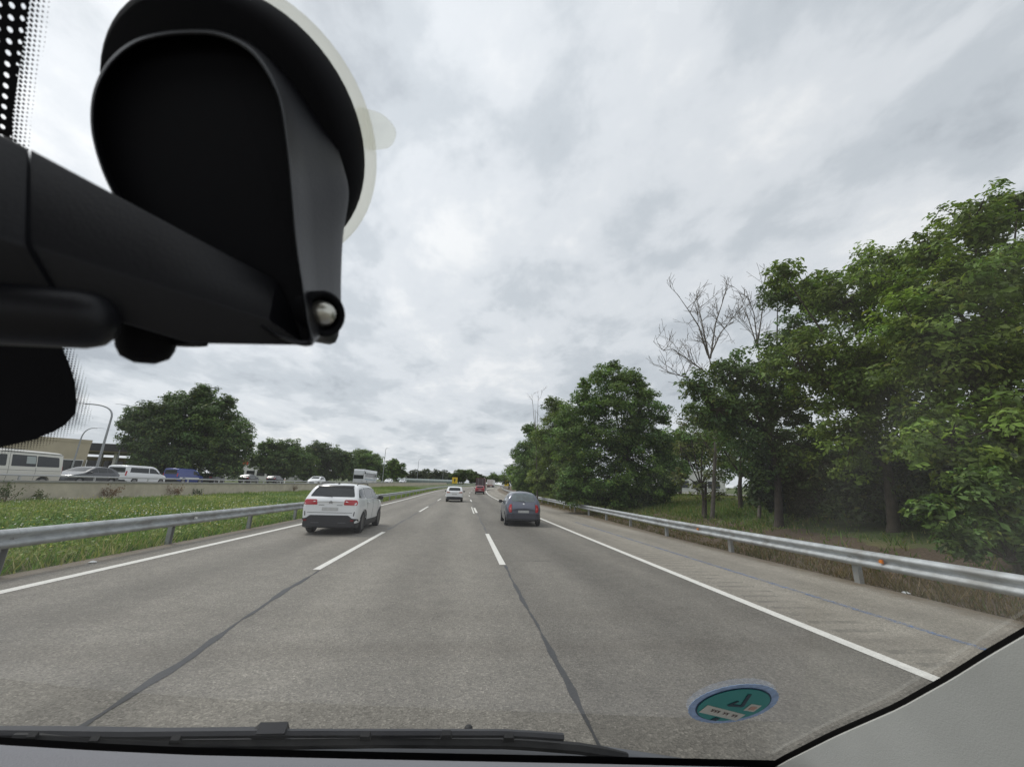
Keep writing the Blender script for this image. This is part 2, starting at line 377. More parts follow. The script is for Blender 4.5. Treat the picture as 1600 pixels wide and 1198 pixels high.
# ------------------------------------------------------------------ guard rails
GALV = mat('galvanised_steel', (0.43, 0.45, 0.455), 0.62, 0.45, var=0.25, vscale=3.5, dirt=(0.20, 0.18, 0.15), dscale=1.2)
GALV_POST = mat('galvanised_post', (0.36, 0.37, 0.36), 0.6, 0.5, var=0.25, vscale=6, dirt=(0.20, 0.16, 0.11), dscale=3)
ORANGE = mat('amber_reflector', (0.75, 0.22, 0.03), 0.3)
WREF = mat('white_reflector', (0.75, 0.75, 0.72), 0.25)
WPROF = [(-0.005, -0.155), (0.02, -0.15), (0.078, -0.105), (0.083, -0.085), (0.078, -0.065), (0.008, -0.018), (0.0, 0.0), (0.008, 0.018), (0.078, 0.065), (0.083, 0.085), (0.078, 0.105), (0.02, 0.15), (-0.005, 0.155)]
def guard_rail(label, latf, side, ztop, y0, y1, post0, zbase, refl):
    """side = +1 when the corrugated face looks towards +x"""
    o = thing('guard_rail', label, 'guard rail', (latf(y0)+cx(y0), y0, rz(y0)))
    zc = ztop-0.155; org = o.location
    y = post0
    while y-4 > y0: y -= 4
    seg = []
    while y < y1:
        step = 4 if y < 90 else 12
        mb = MB(); rings = []; rb = []
        for t in (0, 0.25, 0.5, 0.75, 1.0):
            yy = y + step*t + (0.16 if t == 1.0 else 0)
            off = 0.003 if t in (0,) else 0.0
            base = Vector((latf(yy)+cx(yy), yy, rz(yy)+zc))
            rings.append([base + Vector((side*(px+off), 0, pz)) for px, pz in WPROF] + [base + Vector((side*(px+off-0.004), 0, pz)) for px, pz in WPROF[::-1]])
        mb.loft(rings)
        mb.build('rail_panel', GALV, o, 50, org)
        pst = MB(); b = Vector((latf(y)+cx(y)-side*0.12, y, 0)); zb = rz(y)+zbase-0.25; zt = rz(y)+ztop-0.02
        c = [(-0.05, -0.06), (0.05, -0.06), (0.05, -0.054), (-0.044, -0.054), (-0.044, 0.054), (0.05, 0.054), (0.05, 0.06), (-0.05, 0.06)]
        pst.loft([[b+Vector((p[0], p[1], zz_)) for p in c] for zz_ in (zb, zt)])
        pst.build('post', GALV_POST, o, None, org)
        if y < 60:
            sb = MB(); sb.box((latf(y)+cx(y)-side*0.035, y, rz(y)+zc), (0.085, 0.11, 0.2)); sb.build('spacer_block', GALV_POST, o, None, org)
            bt = MB()
            for dy in (0.0,):
                bt.lathe([(0, 0.017), (0.012, 0.015), (0.016, 0.0)] if side > 0 else [(0, 0.017), (-0.012, 0.015), (-0.016, 0.0)], (latf(y)+cx(y)+side*0.004, y+dy, rz(y)+zc), 'X', 8)
            bt.build('bolt', GALV_POST, o, None, org)
        y += step
    for yy, m in refl:
        rb = MB(); c = Vector((latf(yy)+cx(yy)+side*0.045, yy, rz(yy)+zc+0.005))
        rb.loft([[c+Vector((side*0.0, -0.03, -0.035)), c+Vector((side*0.0, 0.03, -0.035)), c+Vector((0, 0.03, 0.035)), c+Vector((0, -0.03, 0.035))],
                 [c+Vector((side*0.035, -0.025, -0.025)), c+Vector((side*0.05, 0.02, -0.02)), c+Vector((side*0.05, 0.02, 0.02)), c+Vector((side*0.035, -0.025, 0.025))]])
        rb.build('reflector', m, o, None, org)
    return o
railR = [(-60, 7.85), (15, 7.95), (29, 8.6), (52, 9.25), (400, 9.25)]
guard_rail('grey steel guard rail along the median on the left', lambda y: -7.42, 1, 0.75, -4, 250, 12.0, 0.0, [(12.6, WREF), (20.4, WREF), (40, WREF)])
guard_rail('grey steel guard rail along the right shoulder in front of the trees', lambda y: lerp_list(railR, y), -1, 0.66, -4, 250, 7.9, -0.05, [(7.2, ORANGE), (13.3, ORANGE), (31, ORANGE)])

# ------------------------------------------------------------------ concrete wall and the rail behind it
CONC = mat('concrete', (0.55, 0.49, 0.385), 0.9, var=0.12, vscale=1.3, bump=0.25, bscale=25, dirt=(0.40, 0.35, 0.27), dscale=0.5)
CAPC = mat('concrete_cap', (0.33, 0.32, 0.30), 0.9, var=0.2, vscale=2, bump=0.2)
cw = thing('concrete_wall', 'long low beige concrete wall behind the grassy median', 'wall', (-20, 0, 0))
y = 2.0
while y < 200:
    ln = 6.0 if y < 110 else 18.0
    r1 = []; r2 = []
    for yy in (y, y+ln/2, y+ln-0.02):
        x = -20.0+cx(yy); zb = rz(yy)+0.2; zt = rz(yy)+1.27
        r1.append([Vector((x, yy, zb)), Vector((x-0.06, yy, zt)), Vector((x-0.30, yy, zt)), Vector((x-0.34, yy, zb))])
        r2.append([Vector((x+0.0, yy, zt+0.001)), Vector((x+0.0, yy, zt+0.09)), Vector((x-0.35, yy, zt+0.09)), Vector((x-0.35, yy, zt+0.001))])
    MB().loft(r1).build('wall_panel', CONC, cw, None, cw.location)
    MB().loft(r2).build('coping', CAPC, cw, None, cw.location)
    y += ln
pr = thing('parapet_rail', 'thin grey metal rail just above the beige concrete wall', 'rail', (-21, 0, 0))
pm = mat('rail_paint', (0.50, 0.51, 0.52), 0.45, 0.4)
ys = [10+i*4 for i in range(30)]
MB().tube([(-21.0+cx(q), q, rz(q)+1.58) for q in ys], 0.05, 6).build('rail_bar', pm, pr, 60, pr.location)
for q in ys:
    MB().box((-21.0+cx(q), q, rz(q)+1.18), (0.07, 0.07, 0.82)).build('post', pm, pr, None, pr.location)

# ------------------------------------------------------------------ cars
def drape(name, poly, axis, sgn, bvh, off, m, parent, cell=0.07, depth=0.02, smooth=40):
    """lay a 2-D outline onto the body: axis 'Y' outline in (x, z) seen from behind (sgn -1) or the front (+1), axis 'X' outline in (y, z) from the side sgn"""
    b = bmesh.new()
    f = b.faces.new([b.verts.new((p[0], 0, p[1])) for p in poly])
    for k in (0, 2):
        lo = min(p[0 if k == 0 else 1] for p in poly); hi = max(p[0 if k == 0 else 1] for p in poly)
        q = lo + cell
        while q < hi - cell*0.3:
            pc = [0, 0, 0]; pc[k] = q; pn = [0, 0, 0]; pn[k] = 1
            bmesh.ops.bisect_plane(b, geom=b.verts[:]+b.edges[:]+b.faces[:], plane_co=pc, plane_no=pn)
            q += cell
    nors = {}; bad = []
    for v in b.verts:
        u, w = v.co.x, v.co.z
        if axis == 'Y': o, d = Vector((u, sgn*8 if sgn < 0 else 14, w)), Vector((0, -sgn, 0))
        else: o, d = Vector((sgn*4, u, w)), Vector((-sgn, 0, 0))
        h, nn, _, _ = bvh.ray_cast(o, d)
        if h is None: bad.append(v); continue
        if nn.dot(d) > 0: nn = -nn
        nors[v] = nn; v.co = h
    bmesh.ops.delete(b, geom=bad, context='VERTS')
    b.normal_update()
    vv = list(b.verts)
    for v in vv:
        v.co += nors[v]*off
    be = [e for e in b.edges if e.is_boundary]
    if be:
        r = bmesh.ops.extrude_edge_only(b, edges=be)
        for v in [g for g in r['geom'] if isinstance(g, bmesh.types.BMVert)]:
            nn = min(vv, key=lambda q: (q.co-v.co).length_squared)
            v.co -= nors[nn]*depth
    bmesh.ops.recalc_face_normals(b, faces=b.faces)
    me = bpy.data.meshes.new(name); b.to_mesh(me); b.free()
    return link(name, me, m, parent, smooth)

def spline(pts, x):               # monotone-ish smooth interpolation
    xs = [p[0] for p in pts]; n = len(pts)
    if x <= xs[0]: return pts[0][1]
    if x >= xs[-1]: return pts[-1][1]
    i = max(k for k in range(n-1) if xs[k] <= x)
    def slope(k):
        if k == 0 or k == n-1:
            a, b = (0, 1) if k == 0 else (n-2, n-1); return (pts[b][1]-pts[a][1])/(xs[b]-xs[a])
        d0 = (pts[k][1]-pts[k-1][1])/(xs[k]-xs[k-1]); d1 = (pts[k+1][1]-pts[k][1])/(xs[k+1]-xs[k])
        return 0 if d0*d1 <= 0 else 2*d0*d1/(d0+d1)
    h = xs[i+1]-xs[i]; t = (x-xs[i])/h
    return ((2*t**3-3*t*t+1)*pts[i][1] + (t**3-2*t*t+t)*h*slope(i) + (-2*t**3+3*t*t)*pts[i+1][1] + (t**3-t*t)*h*slope(i+1))

def car_shell(S):
    Ln = S['L']; r = S['wr']; yw = S['axles']; clr = S['clear']; belt = S['belt']; tum = S['tumble']; rr = S.get('rround', 0.10)
    ys = set([0, 0.01, 0.025, 0.05, 0.08, 0.12, 0.16, 0.2, Ln-0.01, Ln-0.03, Ln-0.06, Ln-0.1, Ln])
    ys |= {Ln*i/46 for i in range(47)}
    for w in yw:
        ys |= {w + (r+0.05)*k for k in (-1.001, -1, -0.97, -0.9, -0.75, -0.5, -0.25, 0, 0.25, 0.5, 0.75, 0.9, 0.97, 1, 1.001)}
    ys = sorted(q for q in ys if 0 <= q <= Ln)
    rings = []
    for y in ys:
        zt = spline(S['top'], y); w = spline(S['plan'], y); zb = clr
        zb += S.get('rlift', 0.06)*max(0, 1-y/0.35) + 0.06*max(0, 1-(Ln-y)/0.4)
        for q in yw:
            d = r+0.05
            if abs(y-q) <= d: zb = max(zb, r + math.sqrt(max(0, d*d-(y-q)**2)))
        def sidex(z):
            t = (z-clr)/(belt-clr)
            if z <= belt: return w*(0.93 + 0.07*math.sin(min(1, max(0, t)*1.25)*math.pi/2) - 0.035*max(0, t-0.72)/0.28)
            return max(w*0.30, w*0.965 - (z-belt)*tum - 0.05*((z-belt)**2))
        rad = min(rr, (zt-zb)*0.35); zs = zt-rad
        half = [(0, zb), (sidex(zb)*0.6, zb), (sidex(zb)-0.03, zb)]
        zlo = zb+0.02
        for k in range(14):
            z = zlo + (zs-zlo)*k/13; half.append((sidex(z), z))
        xs = sidex(zs); cr = S.get('crown', 0.035)
        for k in range(1, 6):
            a = k/6*math.pi/2; half.append((xs - rad*1.1*(1-math.cos(a)) , zs + (rad-cr*0.7)*math.sin(a)))
        xe = half[-1][0]; ze = half[-1][1]
        for k in (0.75, 0.5, 0.25, 0): half.append((xe*k, ze + (zt-ze)*(1-k*k)))
        dy = lambda x: S.get('rbow', 0.05)*(x/0.9)**2*max(0, 1-y/0.5) - S.get('fbow', 0.16)*(x/0.9)**2*max(0, 1-(Ln-y)/0.9)
        rings.append([Vector((x, y+dy(x), z)) for x, z in half] + [Vector((-x, y+dy(x), z)) for x, z in half[-2:0:-1]])
    return MB().loft(rings, cap=False), rings, ys

def cap_end(mb, ring, flip):
    n = len(ring); h = n//2
    for k in range(1, h):
        a, b = ring[k], ring[k+1] if k+1 <= h else ring[h]
        c, d = ring[n-k], ring[(n-k-1)]
        m = 6; row0 = [a.lerp(c, i/m) for i in range(m+1)]; row1 = [b.lerp(d, i/m) for i in range(m+1)]
        mb.add(row0+row1, [(i, i+1, m+2+i, m+1+i) for i in range(m)])

TYRE = mat('tyre_rubber', (0.018, 0.018, 0.019), 0.85)
DARKP = mat('dark_trim_plastic', (0.022, 0.022, 0.025), 0.55)
UNDER = mat('underbody', (0.012, 0.012, 0.012), 0.9)
CARGL = mat('car_glass', (0.020, 0.024, 0.026), 0.05, spec=0.45)
CHROME = mat('chrome', (0.6, 0.6, 0.6), 0.2, 1.0)
REDL = mat('tail_light_red', (0.46, 0.012, 0.022), 0.12, coat=0.6)
REDL2 = mat('tail_light_pale', (0.62, 0.16, 0.14), 0.12, coat=0.6)
CLEAR = mat('lamp_clear', (0.6, 0.6, 0.58), 0.1, coat=0.6)
PLATE = mat('number_plate', (0.52, 0.52, 0.51), 0.5, var=0.1, vscale=12)

def wheel(parent, x, y, r, w, side, rimm, detail=True):
    t = MB(); a = w/2
    t.lathe([(-a+0.01, r*0.62), (-a, r*0.72), (-a+0.005, r*0.93), (-a+0.03, r*0.99), (0, r), (a-0.03, r*0.99), (a-0.005, r*0.93), (a, r*0.72), (a-0.01, r*0.62)], (0, 0, 0), 'X', 28)
    o = t.build('wheel', TYRE, parent, 40); o.location = (x, y, r)
    rm = MB(); xo = side*a
    rm.lathe([(xo*0.4, r*0.63), (xo*0.55, r*0.60), (xo*0.5, r*0.1), (xo*0.4, 0.0)], (0, 0, 0), 'X', 24)
    rm.lathe([(xo*0.98, r*0.63), (xo*1.02, r*0.66), (xo*0.98, r*0.69), (xo*0.6, r*0.66), (xo*0.6, r*0.61)], (0, 0, 0), 'X', 28)
    if detail:
        for k in range(5):
            an = k*2*math.pi/5+0.3
            rm.loft([[Vector((xo*(0.9-0.1*j), math.cos(an)*d - math.sin(an)*s_, math.sin(an)*d + math.cos(an)*s_)) for s_, j in ((-q, 0), (q, 0), (q, 3), (-q, 3))] for d, q in ((r*0.08, r*0.10), (r*0.64, r*0.075))])
        rm.lathe([(xo*0.6, r*0.16), (xo*0.98, r*0.14), (xo*1.0, 0.0)], (0, 0, 0), 'X', 14)
    rm.build('rim', rimm, o, 40)
    return o

def make_car(S, label, cat='car', name='car', loc=(0, 0, 0), rz_=0, group=None):
    o = thing(name, label, cat, loc, rz_, group)
    paint = S['paint']; Ln = S['L']
    mb, rings, ys = car_shell(S)
    cap_end(mb, rings[0], False); cap_end(mb, rings[-1], True)
    bvb = bmesh.new(); vs = [bvb.verts.new(v) for v in mb.v]
    for f in mb.f:
        try: bvb.faces.new([vs[i] for i in f])
        except ValueError: pass
    bmesh.ops.remove_doubles(bvb, verts=bvb.verts[:], dist=0.0006); bmesh.ops.recalc_face_normals(bvb, faces=bvb.faces)
    me = bpy.data.meshes.new('body'); bvb.to_mesh(me); bvh = BVHTree.FromBMesh(bvb); bvb.free()
    body = link('body', me, paint, o, 32)
    me.materials.append(DARKP)
    for f in me.polygons:
        if f.center.z < S.get('lower', 0.37) and (f.center.z < S['clear']+0.03 or f.center.y < 0.5 or 'lower' in S): f.material_index = 1
    W = max(p[1] for p in S['plan'])
    u = MB(); u.box((0, Ln/2, S['clear']+0.22), (W*1.30, Ln*0.9, 0.34)); u.build('underbody', UNDER, o)
    for ya in S['axles']:
        for sd_ in (-1, 1): wheel(o, sd_*(W-S.get('winset', 0.135)), ya, S['wr'], S.get('ww', 0.225), sd_, S['rim'], S.get('detail', True))
    for p in S['parts']:
        nm, m, axis, poly, rd, off = p[:6]; kw = p[6] if len(p) > 6 else {}
        pl = rounded(poly, rd) if rd else poly
        sides = {'R': [('Y', -1, False)], 'F': [('Y', 1, False)], 'RR': [('Y', -1, False), ('Y', -1, True)], 'FF': [('Y', 1, False), ('Y', 1, True)], 'S': [('X', 1, False), ('X', -1, False)]}[axis]
        for ax, sg, mir in sides:
            q = [(-a, b) for a, b in pl] if mir else pl
            drape(nm, q, ax, sg, bvh, off, m, o, kw.get('cell', 0.08), kw.get('depth', off+0.008))
    if S.get('cladding'):
        for ya in S['axles']:
            r0_, r1_ = S['wr']+0.045, S['wr']+0.125; k = 20; c = S['wr']
            for sd_ in (-1, 1):
                ring = [(ya+r1_*math.cos(math.pi*i/k), c+r1_*math.sin(math.pi*i/k)-0.06) for i in range(k+1)] + [(ya+r0_*math.cos(math.pi*i/k), c+r0_*math.sin(math.pi*i/k)+0.012) for i in range(k, -1, -1)]
                drape('arch_trim', ring, 'X', sd_, bvh, 0.012, S['cladding'], o, 0.2, 0.03)
    mz, my = S['mirror']
    for sd_ in (-1, 1):
        h, nn, _, _ = bvh.ray_cast(Vector((sd_*4, my, mz)), Vector((-sd_, 0, 0)))
        xm = abs(h.x) if h else W
        mm = MB()
        mm.loft([[Vector((sd_*(xm-0.02+d), my+a*s_+dy, mz+b*s_+0.03)) for a, b in ((-0.055, -0.06), (0.05, -0.05), (0.07, 0.02), (0.03, 0.07), (-0.055, 0.075))] for d, s_, dy in ((0.0, 0.25, 0), (0.06, 0.5, 0), (0.09, 1.0, 0), (0.20, 1.05, 0.01), (0.24, 0.7, 0.02))])
        mm.build('wing_mirror', S.get('mirror_mat', DARKP), o, 50)
    for nm, m, fn in S.get('extra', []):
        e = MB(); fn(e); e.build(nm, m, o, 40)
    return o

def paint(name, col, metal=0.0, rough=0.35): return mat(name, col, rough, metal, coat=0.7)
RIMG = mat('alloy_rim_grey', (0.30, 0.30, 0.31), 0.35, 0.8)
RIMD = mat('alloy_rim_dark', (0.06, 0.06, 0.065), 0.4, 0.6)
GREYT = mat('grey_lettering', (0.32, 0.32, 0.33), 0.35, 0.6)
GAP = mat('panel_gap', (0.02, 0.02, 0.02), 0.9)
SPOIL = mat('gloss_black', (0.015, 0.015, 0.017), 0.2, coat=0.5)

def side_windows(z0, pts_list): return [('side_window', CARGL, 'S', p, 0.05, 0.006) for p in pts_list]
def gapline(p0, p1, w=0.012):
    a, b = Vector(p0), Vector(p1); d = (b-a).normalized(); n = Vector((-d.y, d.x))*w/2
    return [(a+n)[:], (b+n)[:], (b-n)[:], (a-n)[:]]

# white sport-utility car ahead in the left lane
WP = paint('paint_white', (0.83, 0.84, 0.85))
suv = dict(L=4.5, wr=0.36, axles=(0.90, 3.63), clear=0.19, belt=1.10, tumble=0.40, rround=0.15, paint=WP, rim=RIMD, cladding=DARKP, lower=0.40,
    top=[(0, 1.06), (0.03, 1.13), (0.08, 1.185), (0.16, 1.27), (0.34, 1.49), (0.44, 1.575), (0.6, 1.615), (1.3, 1.65), (2.0, 1.635), (2.6, 1.56), (3.0, 1.35), (3.4, 1.13), (3.6, 1.09), (4.1, 1.02), (4.35, 0.93), (4.46, 0.78), (4.5, 0.68)],
    plan=[(0, 0.80), (0.04, 0.855), (0.12, 0.895), (0.35, 0.915), (0.9, 0.925), (3.4, 0.925), (3.9, 0.90), (4.25, 0.82), (4.4, 0.72), (4.5, 0.60)],
    mirror=(1.10, 3.02),
    parts=[('rear_window', CARGL, 'R', [(-0.72, 1.205), (0.72, 1.205), (0.60, 1.508), (-0.60, 1.508)], 0.05, 0.006),
           ('roof_spoiler', SPOIL, 'R', [(-0.60, 1.512), (0.60, 1.512), (0.58, 1.555), (-0.58, 1.555)], 0.015, 0.03),
           ('tail_light', REDL, 'RR', [(0.42, 0.945), (0.84, 0.945), (0.85, 1.04), (0.81, 1.11), (0.44, 1.11)], 0.04, 0.012),
           ('bumper', DARKP, 'R', [(-0.88, 0.27), (0.88, 0.27), (0.88, 0.51), (0.72, 0.53), (0.61, 0.62), (-0.61, 0.62), (-0.72, 0.53), (-0.88, 0.51)], 0.03, 0.018),
           ('bumper_slot', mat('bumper_slot', (0.07, 0.07, 0.075), 0.4), 'RR', [(0.30, 0.37), (0.56, 0.37), (0.54, 0.40), (0.30, 0.40)], 0.01, 0.024),
           ('fog_lamp', mat('fog_lamp_red', (0.16, 0.012, 0.015), 0.2), 'RR', [(0.69, 0.43), (0.78, 0.43), (0.78, 0.49), (0.69, 0.49)], 0.01, 0.026),
           ('air_slit', DARKP, 'RR', [(0.755, 0.60), (0.785, 0.60), (0.80, 0.74), (0.775, 0.74)], 0.01, 0.006),
           ('number_plate', PLATE, 'R', [(-0.26, 0.76), (0.26, 0.76), (0.26, 0.87), (-0.26, 0.87)], 0.01, 0.010),
           ('tailgate_gap', GAP, 'R', gapline((-0.72, 0.70), (0.72, 0.70), 0.012), 0, 0.004),
           ('lettering', GREYT, 'RR', [(0.20, 0.93), (0.38, 0.93), (0.38, 0.95), (0.20, 0.95)], 0, 0.006),
           ('emblem', GREYT, 'R', [(-0.055, 1.02), (0, 1.055), (0.055, 1.02), (0.055, 1.045), (0, 1.085), (-0.055, 1.045)], 0, 0.008),
           ('emblem', GREYT, 'R', [(-0.055, 0.975), (0, 1.01), (0.055, 0.975), (0.055, 1.0), (0, 1.04), (-0.055, 1.0)], 0, 0.008),
           ('sill_trim', DARKP, 'S', [(1.32, 0.27), (3.2, 0.27), (3.2, 0.40), (1.32, 0.42)], 0.02, 0.012),
           ('door_gap', GAP, 'S', gapline((2.20, 0.45), (2.20, 1.12)), 0, 0.003), ('door_gap', GAP, 'S', gapline((1.30, 0.80), (1.22, 1.12)), 0, 0.003), ('door_gap', GAP, 'S', gapline((3.12, 0.45), (3.15, 1.08)), 0, 0.003),
           ('door_handle', WP, 'S', [(1.35, 1.00), (1.55, 1.00), (1.55, 1.035), (1.35, 1.035)], 0.01, 0.025), ('door_handle', WP, 'S', [(2.28, 0.99), (2.48, 0.99), (2.48, 1.025), (2.28, 1.025)], 0.01, 0.025)]
          + side_windows(0, [[(0.24, 1.185), (0.98, 1.155), (0.98, 1.49), (0.70, 1.47), (0.44, 1.44)], [(1.06, 1.155), (2.06, 1.14), (2.10, 1.525), (1.06, 1.505)], [(2.14, 1.14), (3.12, 1.125), (2.72, 1.40), (2.50, 1.49), (2.18, 1.525)]]),
    extra=[('roof_rail', DARKP, lambda e: e.tube([(0.61, 0.7, 1.60), (0.625, 0.8, 1.65), (0.63, 1.5, 1.685), (0.625, 2.2, 1.65), (0.61, 2.35, 1.60)], 0.018, 6)),
           ('roof_rail', DARKP, lambda e: e.tube([(-0.61, 0.7, 1.60), (-0.625, 0.8, 1.65), (-0.63, 1.5, 1.685), (-0.625, 2.2, 1.65), (-0.61, 2.35, 1.60)], 0.018, 6)),
           ('rear_wiper', DARKP, lambda e: e.tube([(0.0, 0.075, 1.205), (-0.02, 0.085, 1.235), (-0.16, 0.10, 1.245), (-0.34, 0.125, 1.235)], [0.02, 0.016, 0.011, 0.007], 6)),
           ('roof_antenna', DARKP, lambda e: e.loft([[Vector((s_*0.025, 0.75, 1.62)), Vector((s_*0.018, 0.60, 1.61))] + [Vector((-s_*0.018, 0.60, 1.61)), Vector((-s_*0.025, 0.75, 1.62))] for s_ in (1,)] + [[Vector((0.004, 0.66, 1.68)), Vector((0.004, 0.63, 1.685)), Vector((-0.004, 0.63, 1.685)), Vector((-0.004, 0.66, 1.68))]]))])
make_car(suv, 'white sport utility car with red tail lights in the left lane', loc=(-4.35, 14.35, rz(15)), rz_=0.0)

# small dark grey hatchback in the right lane
DG = paint('paint_dark_grey', (0.115, 0.125, 0.165), 0.35, 0.3)
HGL = mat('hatch_glass', (0.10, 0.125, 0.13), 0.05, spec=0.9, var=0.35, vscale=3.0)
DGL = paint('paint_dark_bumper', (0.038, 0.040, 0.058), 0.2, 0.5)
hatch = dict(L=3.70, wr=0.29, axles=(0.62, 3.05), clear=0.20, belt=0.93, tumble=0.44, rround=0.26, crown=0.06, paint=DG, rim=RIMG, ww=0.18, winset=0.10,
    top=[(0, 0.78), (0.02, 0.86), (0.07, 0.95), (0.18, 1.13), (0.32, 1.33), (0.46, 1.44), (0.7, 1.515), (1.2, 1.54), (1.6, 1.53), (1.95, 1.46), (2.3, 1.28), (2.65, 1.05), (2.85, 0.99), (3.3, 0.88), (3.55, 0.75), (3.66, 0.60), (3.7, 0.5)],
    plan=[(0, 0.64), (0.03, 0.70), (0.10, 0.765), (0.3, 0.82), (0.6, 0.835), (2.9, 0.83), (3.3, 0.77), (3.55, 0.65), (3.7, 0.5)],
    mirror=(0.98, 2.35), rbow=0.10,
    parts=[('rear_window', HGL, 'R', [(-0.50, 1.06), (0.50, 1.06), (0.56, 1.14), (0.50, 1.39), (0.36, 1.435), (-0.36, 1.435), (-0.50, 1.39), (-0.56, 1.14)], 0.06, 0.006),
           ('tail_light', REDL, 'RR', [(0.545, 0.60), (0.65, 0.60), (0.69, 0.76), (0.64, 0.93), (0.545, 0.95)], 0.03, 0.014),
           ('reversing_light', REDL2, 'RR', [(0.565, 0.72), (0.63, 0.72), (0.635, 0.80), (0.565, 0.80)], 0.015, 0.018),
           ('bumper', DGL, 'R', [(-0.74, 0.32), (0.74, 0.32), (0.75, 0.52), (0.60, 0.545), (-0.60, 0.545), (-0.75, 0.52)], 0.03, 0.03),
           ('number_plate', PLATE, 'R', [(-0.25, 0.585), (0.25, 0.585), (0.25, 0.69), (-0.25, 0.69)], 0.01, 0.010),
           ('tailgate_gap', GAP, 'R', gapline((-0.52, 0.565), (0.52, 0.565)), 0, 0.004), ('tailgate_gap', GAP, 'RR', gapline((0.53, 0.57), (0.535, 1.0)), 0, 0.004),
           ('emblem', CHROME, 'R', [(-0.04, 0.94), (0.04, 0.94), (0.04, 1.0), (-0.04, 1.0)], 0.03, 0.012),
           ('door_gap', GAP, 'S', gapline((1.15, 0.35), (1.1, 0.98)), 0, 0.003), ('door_gap', GAP, 'S', gapline((2.38, 0.35), (2.42, 0.94)), 0, 0.003),
           ('door_handle', DG, 'S', [(1.22, 0.86), (1.40, 0.86), (1.40, 0.89), (1.22, 0.89)], 0.01, 0.02)]
          + side_windows(0, [[(0.52, 1.06), (0.98, 1.03), (1.02, 1.42), (0.72, 1.35)], [(1.08, 1.03), (2.38, 1.0), (2.05, 1.24), (1.75, 1.37), (1.12, 1.42)]]),
    extra=[('rear_wiper', DARKP, lambda e: e.tube([(0.05, 0.12, 1.045), (0.03, 0.135, 1.075), (-0.15, 0.15, 1.09), (-0.33, 0.18, 1.10)], [0.018, 0.014, 0.010, 0.007], 6))])
make_car(hatch, 'small dark grey hatchback in the right lane', loc=(2.78, 18.75, rz(19)), rz_=-0.02)

# white crossover farther ahead in the middle lane
def crossover(pnt, **kw):
    d = dict(L=4.36, wr=0.34, axles=(0.85, 3.49), clear=0.22, belt=1.06, tumble=0.33, paint=pnt, rim=RIMG,
    top=[(0, 1.0), (0.03, 1.07), (0.10, 1.13), (0.25, 1.32), (0.42, 1.49), (0.6, 1.56), (1.2, 1.60), (1.9, 1.58), (2.4, 1.49), (2.9, 1.22), (3.2, 1.06), (3.9, 0.97), (4.2, 0.85), (4.32, 0.7), (4.36, 0.6)],
    plan=[(0, 0.78), (0.04, 0.84), (0.15, 0.885), (0.5, 0.92), (3.3, 0.92), (3.9, 0.88), (4.2, 0.75), (4.36, 0.58)], mirror=(1.05, 2.85),
    parts=[('rear_window', CARGL, 'R', [(-0.62, 1.15), (0.62, 1.15), (0.55, 1.47), (-0.55, 1.47)], 0.06, 0.006),
           ('tail_light', kw.get('light', REDL), 'RR', [(0.45, 0.93), (0.80, 0.90), (0.85, 1.02), (0.80, 1.08), (0.47, 1.03)], 0.03, 0.012),
           ('bumper', DARKP, 'R', [(-0.86, 0.33), (0.86, 0.33), (0.86, 0.50), (0.62, 0.55), (-0.62, 0.55), (-0.86, 0.50)], 0.03, 0.016),
           ('number_plate', PLATE, 'R', [(-0.26, 0.74), (0.26, 0.74), (0.26, 0.85), (-0.26, 0.85)], 0.01, 0.010)]
          + side_windows(0, [[(0.55, 1.13), (0.98, 1.12), (0.98, 1.45), (0.75, 1.40)], [(1.05, 1.12), (1.95, 1.11), (1.95, 1.48), (1.05, 1.47)], [(2.03, 1.11), (2.95, 1.10), (2.5, 1.37), (2.03, 1.48)]]))
    d.update({k: v for k, v in kw.items() if k != 'light'}); return d
PALEL = mat('tail_light_dull', (0.42, 0.20, 0.14), 0.2, coat=0.5)
make_car(crossover(WP, light=PALEL), 'white crossover car driving ahead in the middle lane', loc=(-0.92, 44.0, rz(44)))
make_car(crossover(paint('paint_red', (0.28, 0.012, 0.025)), axles=(0.85, 3.49)), 'dark red car driving behind the lorry in the right lane', loc=(2.9+cx(78), 78, rz(78)), rz_=-0.03)

